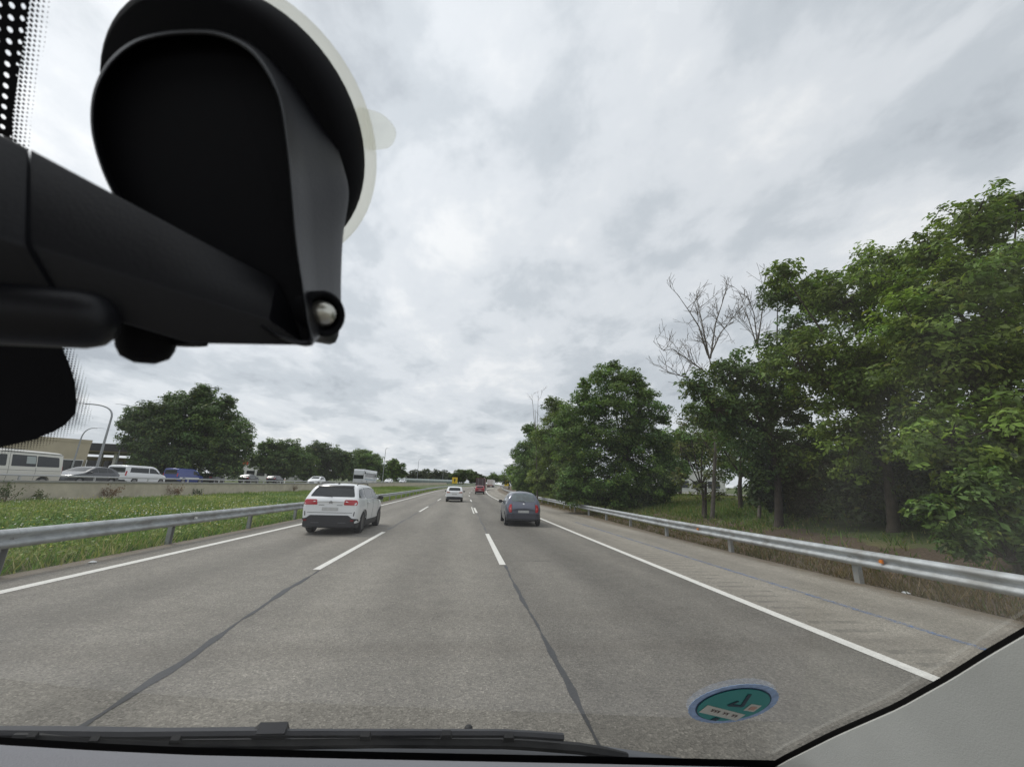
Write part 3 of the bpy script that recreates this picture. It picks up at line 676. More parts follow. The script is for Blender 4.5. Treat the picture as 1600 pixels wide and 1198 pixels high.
# generic hatch / saloon for traffic on the other carriageway
def lowcar(pnt, L_=4.2, h=1.46, **kw):
    k = L_/4.2
    return dict(L=L_, wr=0.31, axles=(0.8*k, 3.35*k), clear=0.19, belt=0.93, tumble=0.36, paint=pnt, rim=RIMG, detail=False,
    top=[(0, 0.86), (0.03, 0.93), (0.2, 1.04), (0.5*k, 1.28), (0.8*k, h-0.07), (1.4*k, h), (2.0*k, h-0.03), (2.45*k, h-0.18), (3.0*k, 1.02), (3.2*k, 0.95), (3.8*k, 0.83), (4.1*k, 0.70), (4.2*k, 0.5)],
    plan=[(0, 0.70), (0.05, 0.77), (0.2, 0.84), (0.6, 0.88), (3.2*k, 0.88), (3.8*k, 0.82), (4.1*k, 0.68), (4.2*k, 0.54)], mirror=(0.95, 2.75*k),
    parts=[('rear_window', CARGL, 'R', [(-0.58, 1.06), (0.58, 1.06), (0.50, h-0.12), (-0.50, h-0.12)], 0.06, 0.006),
           ('windscreen', CARGL, 'F', [(-0.62, 1.06), (0.62, 1.06), (0.52, h-0.10), (-0.52, h-0.10)], 0.06, 0.006),
           ('headlight', CLEAR, 'FF', [(0.40, 0.66), (0.68, 0.70), (0.66, 0.78), (0.42, 0.74)], 0.02, 0.01),
           ('grille', DARKP, 'F', [(-0.36, 0.38), (0.36, 0.38), (0.32, 0.62), (-0.32, 0.62)], 0.03, 0.01),
           ('tail_light', REDL, 'RR', [(0.45, 0.78), (0.76, 0.80), (0.76, 0.92), (0.5, 0.92)], 0.03, 0.012),
           ('bumper', DARKP, 'R', [(-0.72, 0.32), (0.72, 0.32), (0.72, 0.46), (-0.72, 0.46)], 0.03, 0.012)]
          + side_windows(0, [[(0.62*k, 1.02), (1.2*k, 1.0), (1.2*k, h-0.11), (0.95*k, h-0.15)], [(1.26*k, 1.0), (2.0*k, 0.99), (2.0*k, h-0.11), (1.26*k, h-0.1)], [(2.06*k, 0.99), (2.85*k, 0.98), (2.4*k, h-0.24), (2.06*k, h-0.12)]]))
OPZ = 0.835
def opp(lat, y): return (lat+cx(y), y, rz(y)+max(OPZ, lerp_list(LAT, lat)+0.01))
DCG = paint('paint_charcoal', (0.05, 0.052, 0.06), 0.3)
BLK = paint('paint_black', (0.012, 0.012, 0.014), 0.0, 0.3)
SIL = paint('paint_silver', (0.62, 0.64, 0.67), 0.4)
make_car(lowcar(DCG, 4.3, 1.45), 'charcoal car beyond the concrete wall right behind the white camper van', loc=opp(-27.6, 35.4), rz_=math.pi)
make_car(lowcar(WP, 4.1, 1.48), 'white car coming towards us above the white sport utility car', loc=opp(-24.0, 72), rz_=math.pi+0.0)
make_car(lowcar(WP, 4.3, 1.46), 'tiny white oncoming car just right of the coach', loc=opp(-24.0, 124), rz_=math.pi-0.06)
make_car(lowcar(SIL, 4.3, 1.46), 'tiny pale oncoming car farthest away on the other carriageway', loc=opp(-24.2, 142), rz_=math.pi-0.08)
make_car(lowcar(BLK, 4.4, 1.45), 'black car parked under the big left tree', loc=opp(-35.0, 60), rz_=0.1)
make_car(lowcar(BLK, 4.2, 1.50), 'black parked car in front of the white shop with a red sign', loc=opp(-35.2, 70), rz_=0.05)
make_car(lowcar(DCG, 4.4, 1.45), 'charcoal parked car farthest along the row behind the wall', loc=opp(-35.2, 79), rz_=0.05)

# vans
def vanspec(pnt, L_, h, hood, **kw):
    d = dict(L=L_, wr=0.33, axles=(0.95, L_-0.92), clear=0.24, belt=1.08, tumble=0.14, rround=0.13, paint=pnt, rim=RIMG, crown=0.05,
    top=[(0, h-0.35), (0.02, h-0.14), (0.10, h-0.05), (0.35, h-0.01), (1.2, h), (L_-2.2, h), (L_-1.75, h-0.10), (L_-1.2, h-0.52), (L_-hood, 1.12), (L_-0.45, 1.02), (L_-0.12, 0.88), (L_-0.03, 0.7), (L_, 0.55)],
    plan=[(0, 0.88), (0.03, 0.915), (0.12, 0.945), (L_-1.4, 0.95), (L_-0.6, 0.90), (L_-0.2, 0.80), (L_, 0.66)], mirror=(1.15, L_-1.35), rbow=0.02,
    parts=[('rear_window', CARGL, 'R', [(-0.72, 1.12), (0.72, 1.12), (0.68, h-0.22), (-0.68, h-0.22)], 0.06, 0.006),
           ('tail_light', REDL, 'RR', [(0.76, 0.85), (0.88, 0.85), (0.87, 1.25), (0.78, 1.25)], 0.03, 0.012),
           ('windscreen', CARGL, 'F', [(-0.70, 1.20), (0.70, 1.20), (0.62, h-0.16), (-0.62, h-0.16)], 0.06, 0.006),
           ('headlight', CLEAR, 'FF', [(0.42, 0.72), (0.72, 0.76), (0.70, 0.90), (0.44, 0.86)], 0.02, 0.01),
           ('bumper', DARKP, 'R', [(-0.86, 0.36), (0.86, 0.36), (0.86, 0.52), (-0.86, 0.52)], 0.03, 0.016)])
    d.update(kw); return d
CREAM = paint('paint_cream', (0.66, 0.64, 0.58))
h = 1.97
vs_ = vanspec(CREAM, 4.95, h, 0.95, mirror_mat=CREAM)
vs_['parts'] += [('side_window', CARGL, 'S', rounded([(0.25, 1.18), (1.42, 1.16), (1.42, h-0.27), (0.30, h-0.29)], 0.05), 0, 0.006),
    ('side_window', CARGL, 'S', [(1.47, 1.16), (2.62, 1.15), (2.62, h-0.27), (1.47, h-0.27)], 0.05, 0.006),
    ('side_window', CARGL, 'S', [(2.85, 1.15), (3.80, 1.12), (3.42, h-0.42), (3.14, h-0.29), (2.85, h-0.28)], 0.05, 0.006),
    ('window_blind', mat('blind', (0.38, 0.42, 0.42), 0.8), 'S', [(1.50, 1.30), (1.95, 1.30), (1.95, h-0.32), (1.50, h-0.32)], 0.02, 0.009),
    ('door_gap', GAP, 'S', gapline((2.72, 0.40), (2.72, h-0.24)), 0, 0.003), ('door_gap', GAP, 'S', gapline((1.45, 0.42), (1.45, 1.12)), 0, 0.003),
    ('roof_seam', DARKP, 'S', gapline((0.12, h-0.145), (3.2, h-0.145), 0.03), 0, 0.01), ('crease', GAP, 'S', gapline((0.1, 0.98), (4.2, 0.96), 0.014), 0, 0.003)]
vs_['extra'] = [('roof_awning', DARKP, lambda e: e.box((0.55, 1.75, h+0.03), (0.25, 1.7, 0.07)))]
make_car(vs_, 'cream camper van on the other carriageway at the left edge', 'van', 'camper_van', loc=opp(-22.6, 24.8), rz_=math.pi)
h2 = 1.78
mv = vanspec(SIL, 4.9, h2, 1.0)
mv['paint'] = WP
mv['parts'] += [('side_window', CARGL, 'S', [(0.30, 1.14), (3.55, 1.10), (3.10, h2-0.32), (2.8, h2-0.22), (0.40, h2-0.22)], 0.05, 0.006), ('window_pillar', WP, 'S', gapline((2.35, 1.10), (2.35, h2-0.2), 0.07), 0, 0.012)]
make_car(mv, 'white minivan parked between the lamp post and the big tree', 'van', 'minivan', loc=opp(-30.2, 39.3), rz_=-0.05)
BLUEP = paint('paint_blue', (0.02, 0.045, 0.25))
bv = vanspec(BLUEP, 4.6, 1.85, 1.0)
bv['parts'] += [('side_window', CARGL, 'S', [(2.4, 1.12), (3.35, 1.10), (2.95, 1.45), (2.4, 1.6)], 0.05, 0.006), ('side_stripe', WP, 'S', [(0.3, 0.55), (3.4, 0.55), (3.4, 0.80), (0.3, 0.80)], 0.02, 0.008)]
make_car(bv, 'blue van with white lower stripe seen beside the big tree trunk', 'van', 'delivery_van', loc=opp(-34.5, 52.5), rz_=-0.1)

# coach: front (dark windscreen) towards us
CW = paint('paint_coach_white', (0.68, 0.70, 0.72))
coach = thing('coach', 'white coach with dark windscreen coming towards us on the other carriageway', 'coach', opp(-24.6, 96), -0.03)
def coach_ring(y, sx, z0, z1):
    return [Vector((x*sx, y, z)) for x, z in rounded([(-1.25, z0), (1.25, z0), (1.22, z1), (-1.22, z1)], 0.18)]
MB().loft([coach_ring(0.0, 0.86, 0.45, 3.0), coach_ring(0.05, 0.94, 0.38, 3.2), coach_ring(0.25, 1.0, 0.33, 3.38), coach_ring(11.7, 1.0, 0.33, 3.4), coach_ring(12, 0.95, 0.4, 3.3)]).build('body', CW, coach, 40)
fr = MB(); fr.loft([[Vector((-1.10, -0.02, 1.25)), Vector((1.10, -0.02, 1.25)), Vector((1.08, 0.02, 2.95)), Vector((-1.08, 0.02, 2.95))], [Vector((-1.10, 0.08, 1.25)), Vector((1.10, 0.08, 1.25)), Vector((1.08, 0.12, 2.95)), Vector((-1.08, 0.12, 2.95))]]); fr.build('windscreen', CARGL, coach)
for sx in (-1, 1):
    for k in range(6): MB().box((sx*1.235, 1.6+k*1.75, 2.2), (0.05, 1.62, 1.0)).build('side_window', CARGL, coach)
    MB().box((sx*1.24, 6, 1.2), (0.04, 10.5, 0.22)).build('side_stripe', mat('coach_stripe', (0.25, 0.33, 0.42), 0.4), coach)
    for yy in (2.4, 8.6): wheel(coach, sx*1.10, yy, 0.5, 0.3, sx, RIMG, False)
    MB().box((sx*1.42, -0.1, 2.6), (0.22, 0.14, 0.42)).tube([(sx*1.15, 0.02, 3.05), (sx*1.42, -0.1, 2.8)], 0.03, 6).build('wing_mirror', DARKP, coach)
    MB().box((sx*0.85, 0.0, 0.78), (0.42, 0.1, 0.18)).build('headlight', CLEAR, coach)

# lorries far ahead
def lorry(label, pnt, rear, loc, rzv):
    o = thing('lorry', label, 'lorry', loc, rzv)
    MB().box((0, 6.5, 2.15), (2.5, 13, 2.3)).build('trailer', pnt, o)
    MB().box((0, -0.03, 2.15), (2.36, 0.06, 2.1)).build('rear_door', rear, o)
    for sx in (-1, 1): MB().box((sx*0.6, -0.07, 2.15), (0.05, 0.03, 2.0)).build('door_bar', GALV_POST, o)
    MB().box((0, 0.1, 0.85), (2.4, 0.2, 0.22)).build('underrun_bar', mat('lorry_red', (0.30, 0.02, 0.02), 0.5), o)
    for sx in (-1, 1):
        MB().box((sx*0.95, -0.04, 0.85), (0.4, 0.05, 0.14)).build('tail_light', REDL, o)
        for yy in (2.0, 3.3, 4.6, 11.0): wheel(o, sx*1.05, yy, 0.5, 0.35, sx, RIMG, False)
    MB().box((0, 15.0, 1.9), (2.4, 2.2, 2.8)).build('cab', pnt, o)
    return o
lorry('dark red lorry ahead of the dark red car', mat('lorry_dark_red', (0.13, 0.025, 0.03), 0.5), mat('lorry_rear_grey', (0.075, 0.05, 0.055), 0.6), (2.9+cx(112), 112, rz(112)), -0.07)
lorry('white lorry with red underrun bar farthest ahead on the bend', mat('lorry_white', (0.66, 0.64, 0.62), 0.5), mat('lorry_rear_white', (0.62, 0.56, 0.53), 0.6), (2.9+cx(178), 178, rz(178)), -0.14)
make_car(lowcar(WP, 4.1, 1.46), 'tiny white car beyond the lorry at the end of the bend', loc=(6.2+cx(205), 205, rz(205)), rz_=-0.17)

# ------------------------------------------------------------------ street furniture
LAMPM = mat('lamp_post_steel', (0.33, 0.34, 0.35), 0.5, 0.5, var=0.1)
def lamp_post(label, base, top, arm, r=0.09):
    """base, top, arm end are world points; the arm bends over from the top"""
    o = thing('lamp_post', label, 'lamp post', base, group='lamp posts')
    b = Vector((0, 0, 0)); t = Vector((0, 0, top.z-base.z)); e = Vector((arm.x-base.x, arm.y-base.y, arm.z-base.z))
    c1 = t + Vector((0, 0, (e.z-t.z)*1.1))
    curve = [t*(1-q)**2 + c1*2*q*(1-q) + e*q*q for q in [i/12 for i in range(13)]]
    MB().tube([b, t*0.5, t], [r, r*0.8, r*0.62], 10).build('pole', LAMPM, o, 40)
    MB().tube(curve, [r*0.62-0.02*i/12 for i in range(13)], 8).build('arm', LAMPM, o, 40)
    d = (curve[-1]-curve[-2]).normalized()
    MB().loft([[curve[-1]+d*s_ + Vector((p[0]*w, p[1]*w, p[2])) for p in ((-1, -1, 0.05), (1, -1, 0.05), (1, 1, 0.05), (-1, 1, 0.05), (-1, 1, -0.05), (1, 1, -0.05), (1, -1, -0.05), (-1, -1, -0.05))][:4] for s_, w in ((0, 0.05), (0.15, 0.12), (0.6, 0.12), (0.72, 0.06))]).build('lamp_head', LAMPM, o)
    MB().box((0, 0, 0.1), (0.32, 0.32, 0.2)).build('foot_plate', LAMPM, o)
    return o
def lp(label, pxb, Y, pyt, arm_px, arm_py, r=0.09):
    b = at(pxb, 745, Y); b.z = gz(b.x, b.y)
    # height where the pole starts to bend
    t = b.copy()
    for k in range(60):
        t.z += 0.25
        d = t-CAM; py = 599 - FPX*d.dot(Uv)/d.dot(Fv)
        if py <= pyt: break
    a = at(arm_px, arm_py, Y); return lamp_post(label, b, t, a, r)
lp('tall lamp post with arm bent left beside the white minivan', 147, 36.5, 655, 133, 631, 0.11)
lp('lamp post with arm bent right in front of the beige building', 108, 46, 690, 152, 669)
lp('straight lamp post just left of the big tree', 176, 60, 640, 190, 632)
lp('slim lamp post left of the stone pine', 598, 150, 703, 606, 700, 0.13)
lp('slim lamp post above the low greenhouses, middle of the far row', 652, 250, 722, 658, 717, 0.16)
lp('farthest slim lamp post left of the yellow sign', 692, 240, 738, 697, 735, 0.12)

YEL = mat('sign_yellow', (0.75, 0.50, 0.02), 0.5); SBLK = mat('sign_black', (0.02, 0.02, 0.02), 0.6)
def road_sign(label, p, w, hgt, top):
    o = thing('road_sign', label, 'road sign', p)
    MB().loft([[Vector((x, yy, z)) for x, z in rounded([(-w/2, top-hgt), (w/2, top-hgt), (w/2, top), (-w/2, top)], 0.08)] for yy in (0, 0.05)]).build('sign_panel', YEL, o)
    MB().loft([[Vector((x, yy, z)) for x, z in [(-w*0.10, top-hgt*0.78), (w*0.08, top-hgt*0.78), (w*0.08, top-hgt*0.45), (w*0.22, top-hgt*0.45), (0, top-hgt*0.18), (-w*0.24, top-hgt*0.45), (-w*0.10, top-hgt*0.45)]] for yy in (-0.012, -0.002)]).build('arrow_mark', SBLK, o)
    for sx in (-1, 1): MB().box((sx*w*0.3, 0.09, top/2-0.02), (0.09, 0.06, top)).build('post', GALV_POST, o)
    return o
p = at(711, 745, 200); road_sign('yellow road sign in the median, the left one of two', (p.x, p.y, gz(p.x, p.y)), 2.6, 2.9, 3.7)
p = at(792, 745, 145); road_sign('yellow road sign beside the trees, the right one of two', (p.x, p.y, gz(p.x, p.y)), 1.75, 2.2, 3.1)
WPL = mat('white_plastic', (0.78, 0.78, 0.76), 0.5)
def marker(label, x, y, hh):
    o = thing('marker_post', label, 'marker post', (x, y, gz(x, y)))
    MB().loft([[Vector((a*s_, b*s_, z)) for a, b in ((-0.06, -0.045), (0.06, -0.045), (0.05, 0.045), (-0.05, 0.045))] for z, s_ in ((0, 1), (hh*0.93, 0.9), (hh, 0.6))]).build('post', WPL, o)
    MB().box((0, -0.045, hh*0.8), (0.07, 0.012, 0.12)).build('reflector', ORANGE, o)
def mk(label, px, py, lat, Y, hh): marker(label, lat+cx(Y), Y, hh)
mk('white marker post above the median rail beside the white sport utility car', 606, 770, -8.0, 36, 1.05)
mk('white marker post behind the right-hand rail by the dark trees', 868, 778, 9.1, 34.5, 1.05)
p = at(452, 748, 52); marker('white marker post standing on the far side of the concrete wall', -21.4, 52, 1.15)

# ------------------------------------------------------------------ buildings
def building(name, label, c, size, rzv, wallm, roofm, rows, over=0.2, winm=CARGL, cat='building', parapet=0.35):
    o = thing(name, label, cat, (c[0], c[1], gz(c[0], c[1])-0.2), rzv); w, d, hh = size
    MB().box((0, 0, hh/2), (w, d, hh)).build('wall', wallm, o)
    MB().box((0, 0, hh+parapet/2), (w+over*2, d+over*2, parapet)).build('roof', roofm, o)
    for (side, u0, u1, z0, z1, n) in rows:
        for k in range(n):
            a = u0+(u1-u0)*(k+0.08)/n; b = u0+(u1-u0)*(k+0.92)/n
            if side in 'SN':
                sy = -1 if side == 'S' else 1; c_ = ((a+b)/2, sy*(d/2+0.01), (z0+z1)/2); s1 = (b-a, 0.06, z1-z0); s2 = (b-a-0.14, 0.10, z1-z0-0.14)
            else:
                sx = -1 if side == 'W' else 1; c_ = (sx*(w/2+0.01), (a+b)/2, (z0+z1)/2); s1 = (0.06, b-a, z1-z0); s2 = (0.10, b-a-0.14, z1-z0-0.14)
            f = MB().box(c_, s1).build('window', WPL, o); MB().box(c_, s2).build('pane', winm, f)
    return o
BEI = mat('beige_render', (0.46, 0.40, 0.29), 0.9, var=0.1, vscale=0.6); DRK = mat('dark_cladding', (0.05, 0.047, 0.05), 0.7, var=0.15)
WREN = mat('white_render', (0.70, 0.69, 0.66), 0.85, var=0.08, vscale=0.5)
p = at(20, 745, 50); building('building', 'beige flat-roofed building behind the cream camper van', (p.x, p.y), (10, 6, 4.3), 0.72, BEI, BEI, [('S', -5, 5, 1.0, 2.4, 4), ('E', -5, 5, 1.0, 2.4, 4)], 0.05)
# service station canopy
p = at(160, 745, 66); st = thing('canopy', 'long dark flat canopy between the beige building and the big tree', 'canopy', (p.x, p.y, gz(p.x, p.y)), 0.25)
MB().box((0, 0, 4.15), (17, 10, 1.0)).build('roof', DRK, st)
MB().box((0, 0, 3.58), (17.6, 9.6, 0.12)).build('soffit', BEI, st)
for sx in (-7, -2.4, 2.4, 7):
    for sy in (-3.5, 3.5): MB().box((sx, sy, 1.76), (0.35, 0.35, 3.5)).build('column', WREN, st)
MB().box((1.5, 5.6, 1.6), (14, 1.0, 3.2)).build('back_wall', BEI, st)
for k in range(5): MB().box((-4+k*2.6, 5.05, 1.7), (2.3, 0.08, 1.9)).build('shop_window', CARGL, st)
p = at(418, 745, 118); sh = building('shop', 'low white shop with a red sign behind the left trees', (p.x, p.y), (20, 8, 4.0), 0.3, WREN, WREN, [('S', -7, 7, 0.9, 2.3, 6)], 0.05)
MB().box((-6.5, -4.15, 4.3), (4.2, 0.12, 1.2)).build('shop_sign', mat('sign_red', (0.6, 0.05, 0.02), 0.5), sh)
p = at(1068, 745, 58); building('building', 'white low building glimpsed between the right-hand tree trunks', (p.x, p.y), (9, 8, 2.7), -0.3, WREN, WREN, [('S', -4, 4, 0.6, 1.7, 4)], 0.1)
p = at(1480, 745, 34); building('warehouse', 'pale building glimpsed through gaps low in the right-hand trees', (p.x, p.y), (20, 8, 3.6), -0.8, WREN, WREN, [('S', -9, 9, 0.8, 2.0, 7), ('W', -3, 3, 0.8, 2.0, 2)], 0.1)
GRH = mat('greenhouse_sheet', (0.17, 0.21, 0.195), 0.5, var=0.1, vscale=0.3)
for k, (px, Y, wd, lab) in enumerate([(655, 215, 22, 'pale greenhouse tunnel, left one of two beyond the far median'), (690, 225, 14, 'pale greenhouse tunnel, right one of two near the yellow sign')]):
    p = at(px, 750, Y); o = thing('greenhouse', lab, 'greenhouse', (p.x, p.y, gz(p.x, p.y)), 0.1)
    arc = [(math.cos(math.pi*i/12)*4, 0.8+math.sin(math.pi*i/12)*1.1) for i in range(13)]
    prof = [(4, 0)] + arc + [(-4, 0)]
    MB().loft([[Vector((xx, yy, zz_)) for yy, zz_ in prof] for xx in (-wd/2, wd/2)]).build('cover', GRH, o)
    for q in range(8): MB().tube([(-wd/2+wd*q/7, yy*1.01, zz_*1.01) for yy, zz_ in prof], 0.08, 4).build('hoop', GALV_POST, o)

# ------------------------------------------------------------------ trees
LEAF = leaf_mat('leaf')
BARK = mat('bark', (0.06, 0.048, 0.036), 0.95, var=0.35, vscale=6, bump=0.6, bscale=25)
DEADB = mat('dead_bark', (0.15, 0.13, 0.11), 0.95, var=0.25, vscale=5)
def leaf_mesh(name, cen, nor, size, colr, parent, kind=None, m=None, aspect=0.55, up=0.0):
    """one pointed, slightly folded leaf per entry"""
    n = len(cen); nor = nor/np.linalg.norm(nor, axis=1, keepdims=True)
    ref = RNG.normal(size=(n, 3)); t = np.cross(nor, ref); t /= np.linalg.norm(t, axis=1, keepdims=True)+1e-9; b = np.cross(nor, t)
    s = size[:, None]
    v = np.empty((n, 4, 3), np.float32)
    v[:, 0] = cen - t*s*0.55; v[:, 1] = cen + b*s*aspect*0.5 + nor*s*0.12; v[:, 2] = cen + t*s*0.55 - nor*s*0.06; v[:, 3] = cen - b*s*aspect*0.5 + nor*s*0.12
    me = bpy.data.meshes.new(name)
    me.vertices.add(4*n); me.vertices.foreach_set('co', v.ravel())
    q = np.arange(n, dtype=np.int32)[:, None]*4
    lp_ = np.concatenate([q, q+1, q+2, q, q+2, q+3], axis=1).ravel()
    me.loops.add(6*n); me.loops.foreach_set('vertex_index', lp_)
    me.polygons.add(2*n); me.polygons.foreach_set('loop_start', np.arange(0, 6*n, 3, dtype=np.int32))
    ca = me.color_attributes.new('Col', 'FLOAT_COLOR', 'POINT')
    c4 = np.ones((n, 4, 4), np.float32); c4[:, :, :3] = colr[:, None, :]
    ca.data.foreach_set('color', c4.ravel())
    me.update(calc_edges=True); me.validate()
    return link(name, me, m or LEAF, parent, None, kind)

def tree(name, label, trunk_px, Y, lobes, hue, leaf=0.13, dens=1.0, trunk_r=0.16, lean=0.0, group=None, flat=0.85, clump=0.26, base=None, bare=0.0, dy=0.75, stems=1):
    """lobes: (px, py, radius px[, dY]) seen at distance Y; the crown's depth is about its width"""
    if base is None: b = at(trunk_px, 770, Y)
    else: b = Vector(base)
    b.z = gz(b.x, b.y)-0.05
    o = thing(name, label, 'tree', b, group=group); rn = random.Random(int(trunk_px*7+Y*13))
    cen = []; nor = []; siz = []; colr = []; br = MB()
    LB = []
    for lb in lobes:
        Yl = Y + (lb[3] if len(lb) > 3 else rn.uniform(-0.3, 0.3)*lb[2]/FPX*Y)
        c = at(lb[0], lb[1], Yl); r = lb[2]/FPX*(c-CAM).dot(Fv)
        LB.append((c, r))
    top = max(c.z for c, r in LB); cen_x = sum(c.x for c, r in LB)/len(LB); cen_y = sum(c.y for c, r in LB)/len(LB)
    fork = Vector((b.x*0.6+cen_x*0.4+lean, b.y*0.7+cen_y*0.3, b.z+(top-b.z)*0.38))
    for st in range(stems):
        off = Vector((rn.uniform(-1, 1), rn.uniform(-1, 1), 0))*(0.0 if stems == 1 else 0.5)
        mid = b.lerp(fork, 0.5) + Vector((rn.uniform(-0.15, 0.15), rn.uniform(-0.15, 0.15), 0)) + off*0.7
        br.tube([b+off*0.3, b.lerp(mid, 0.15)+off*0.3, mid, fork+off], [trunk_r*1.35, trunk_r, trunk_r*0.82, trunk_r*0.6], 9)
    hue = np.array(hue)
    for c, r in LB:
        m1 = fork.lerp(c, 0.5) + Vector((rn.uniform(-0.2, 0.2), rn.uniform(-0.2, 0.2), rn.uniform(0, 0.3)))*r*0.6
        br.tube([fork-Vector((0, 0, 0.3)), m1, c], [trunk_r*0.42, trunk_r*0.25, trunk_r*0.08], 6)
        nc = max(10, int(48*dens))
        lobe_tint = rn.uniform(0.85, 1.15)
        for k in range(nc):
            d = Vector((rn.gauss(0, 1), rn.gauss(0, 1), rn.gauss(0, 1))).normalized()
            q = rn.uniform(0.3, 1.04); p = c + Vector((d.x*r*q, d.y*r*q*dy/0.75, d.z*r*q*flat))
            if p.z < b.z+0.25: continue
            if rn.random() < 0.22: br.tube([c.lerp(p, 0.05), c.lerp(p, 0.55)+Vector((0, 0, -0.05*r)), p], [trunk_r*0.13+0.008, trunk_r*0.08+0.006, 0.005], 4)
            if rn.random() < bare: continue
            cr = r*clump*rn.uniform(0.6, 1.35); nl = int(max(10, min(320, 4.4*dens*(cr/leaf)**2)))
            g = RNG.normal(size=(nl, 3)); g /= np.linalg.norm(g, axis=1, keepdims=True)
            rad = cr*RNG.uniform(0.15, 1.0, size=(nl, 1))**0.6
            pp = np.array(p) + g*rad*np.array([1, 1, 0.62])
            nn = g*0.55 + np.array(d)*0.5 + np.array([0, 0, 0.75]) + RNG.normal(size=(nl, 3))*0.45
            cen.append(pp); nor.append(nn); siz.append(leaf*np.clip(RNG.lognormal(-0.05, 0.38, size=nl), 0.4, 2.0))
            tint = lobe_tint*rn.uniform(0.62, 1.4); yel = rn.uniform(0, 1)
            base_c = hue*tint*np.array([1+0.35*yel, 1+0.12*yel, 1-0.1*yel])
            colr.append(base_c[None, :]*RNG.uniform(0.55, 1.5, size=(nl, 1))*np.array([1, 1, 1])+np.where(RNG.random((nl, 1)) < 0.06, np.array([[0.08, 0.06, 0.0]]), 0.0))
    br.build('trunk', BARK, o, 60, b)
    leaf_mesh('crown', np.concatenate(cen)-np.array(b), np.concatenate(nor), np.concatenate(siz), np.concatenate(colr), o)
    return o
G1 = (0.120, 0.195, 0.038); G2 = (0.070, 0.128, 0.038); G3 = (0.090, 0.165, 0.042); G4 = (0.105, 0.135, 0.048); GP = (0.065, 0.115, 0.022)
RG = 'trees along the right shoulder'
tree('broadleaf_tree', 'tall bright green tree at the right edge of the photo', 1560, 8.6,
     [(1565, 420, 95), (1475, 455, 85), (1600, 560, 120), (1480, 580, 100), (1575, 700, 105), (1665, 470, 140, 0.5), (1680, 650, 150, 0.3), (1435, 520, 70), (1520, 345, 55), (1590, 325, 50), (1450, 390, 40), (1480, 690, 75), (1650, 800, 90)], G1, 0.125, 1.55, 0.17, group=RG, clump=0.25)
tree('broadleaf_tree', 'green tree with a stepped top, second from the right edge', 1385, 12.2,
     [(1370, 425, 62), (1320, 470, 70), (1420, 540, 85), (1285, 455, 40), (1360, 590, 95), (1300, 590, 70), (1250, 560, 55), (1420, 660, 75), (1400, 430, 50), (1330, 690, 70), (1225, 430, 30), (1440, 760, 70)], G1, 0.13, 1.5, 0.17, group=RG, clump=0.25)
tree('oak_tree', 'dark green tree just right of the two bare trees', 1210, 15.5,
     [(1215, 460, 32), (1240, 520, 45), (1200, 590, 62), (1140, 585, 42), (1090, 600, 30), (1165, 660, 62), (1235, 640, 62), (1280, 720, 60), (1210, 730, 55), (1120, 640, 45), (1260, 470, 35)], G2, 0.14, 1.5, 0.16, group=RG, clump=0.25)
tree('oak_tree', 'dark shaded tree low behind the right-hand rail', 1300, 17.0,
     [(1280, 700, 60), (1350, 740, 62), (1230, 770, 45), (1400, 780, 60), (1310, 790, 40), (1450, 720, 60), (1260, 800, 34), (1370, 800, 40), (1420, 810, 36), (1230, 720, 50)], G2, 0.16, 1.2, 0.2, group=RG, stems=2)
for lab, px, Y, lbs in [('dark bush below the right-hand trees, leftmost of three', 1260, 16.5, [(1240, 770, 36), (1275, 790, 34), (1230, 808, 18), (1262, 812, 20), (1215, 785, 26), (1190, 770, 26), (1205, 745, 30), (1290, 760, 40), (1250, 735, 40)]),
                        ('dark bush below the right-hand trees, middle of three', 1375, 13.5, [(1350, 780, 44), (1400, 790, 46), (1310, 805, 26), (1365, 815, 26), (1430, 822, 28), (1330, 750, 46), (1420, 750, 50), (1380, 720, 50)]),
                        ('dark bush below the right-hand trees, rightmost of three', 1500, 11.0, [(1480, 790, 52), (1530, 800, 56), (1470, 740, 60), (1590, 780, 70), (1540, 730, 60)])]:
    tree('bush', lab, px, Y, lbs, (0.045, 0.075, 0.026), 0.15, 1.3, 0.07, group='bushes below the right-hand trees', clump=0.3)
tree('shrub_tree', 'leafy low bush overhanging the right-hand rail', 1560, 7.4,
     [(1555, 830, 48), (1600, 800, 60), (1500, 850, 32), (1620, 860, 50), (1540, 770, 50), (1460, 800, 30)], G3, 0.11, 1.5, 0.06, group=RG, clump=0.3)
tree('olive_tree', 'thin greyish half-bare tree in front of the grassy bank', 1095, 20.5,
     [(1100, 690, 40), (1075, 660, 25), (1130, 700, 34), (1110, 740, 26), (1065, 700, 24), (1090, 765, 22), (1125, 770, 20), (1060, 745, 16)], G4, 0.12, 0.8, 0.10, group=RG, bare=0.35, stems=2)
tree('oak_tree', 'dark tree with twin stems in front of the white building', 1155, 22.0,
     [(1165, 700, 42), (1190, 760, 40), (1150, 640, 40), (1215, 700, 40), (1090, 650, 26)], G2, 0.15, 1.2, 0.14, group=RG)
tree('acacia_tree', 'large feathery green tree behind the small dark hatchback', 985, 30,
     [(960, 615, 46), (1000, 640, 42), (920, 640, 44), (985, 685, 52), (935, 690, 52), (1025, 690, 34), (890, 690, 40), (960, 740, 50), (1015, 745, 44), (905, 745, 42), (980, 590, 22), (940, 585, 20), (1045, 730, 30), (965, 775, 34), (1010, 775, 30), (930, 775, 32), (890, 770, 30), (985, 800, 22), (945, 795, 20), (1040, 765, 24), (1032, 655, 16), (915, 602, 14), (1000, 600, 16), (960, 572, 12), (880, 655, 16), (1050, 695, 14), (1008, 618, 18)], G3, 0.155, 1.6, 0.16, group=RG, clump=0.25)
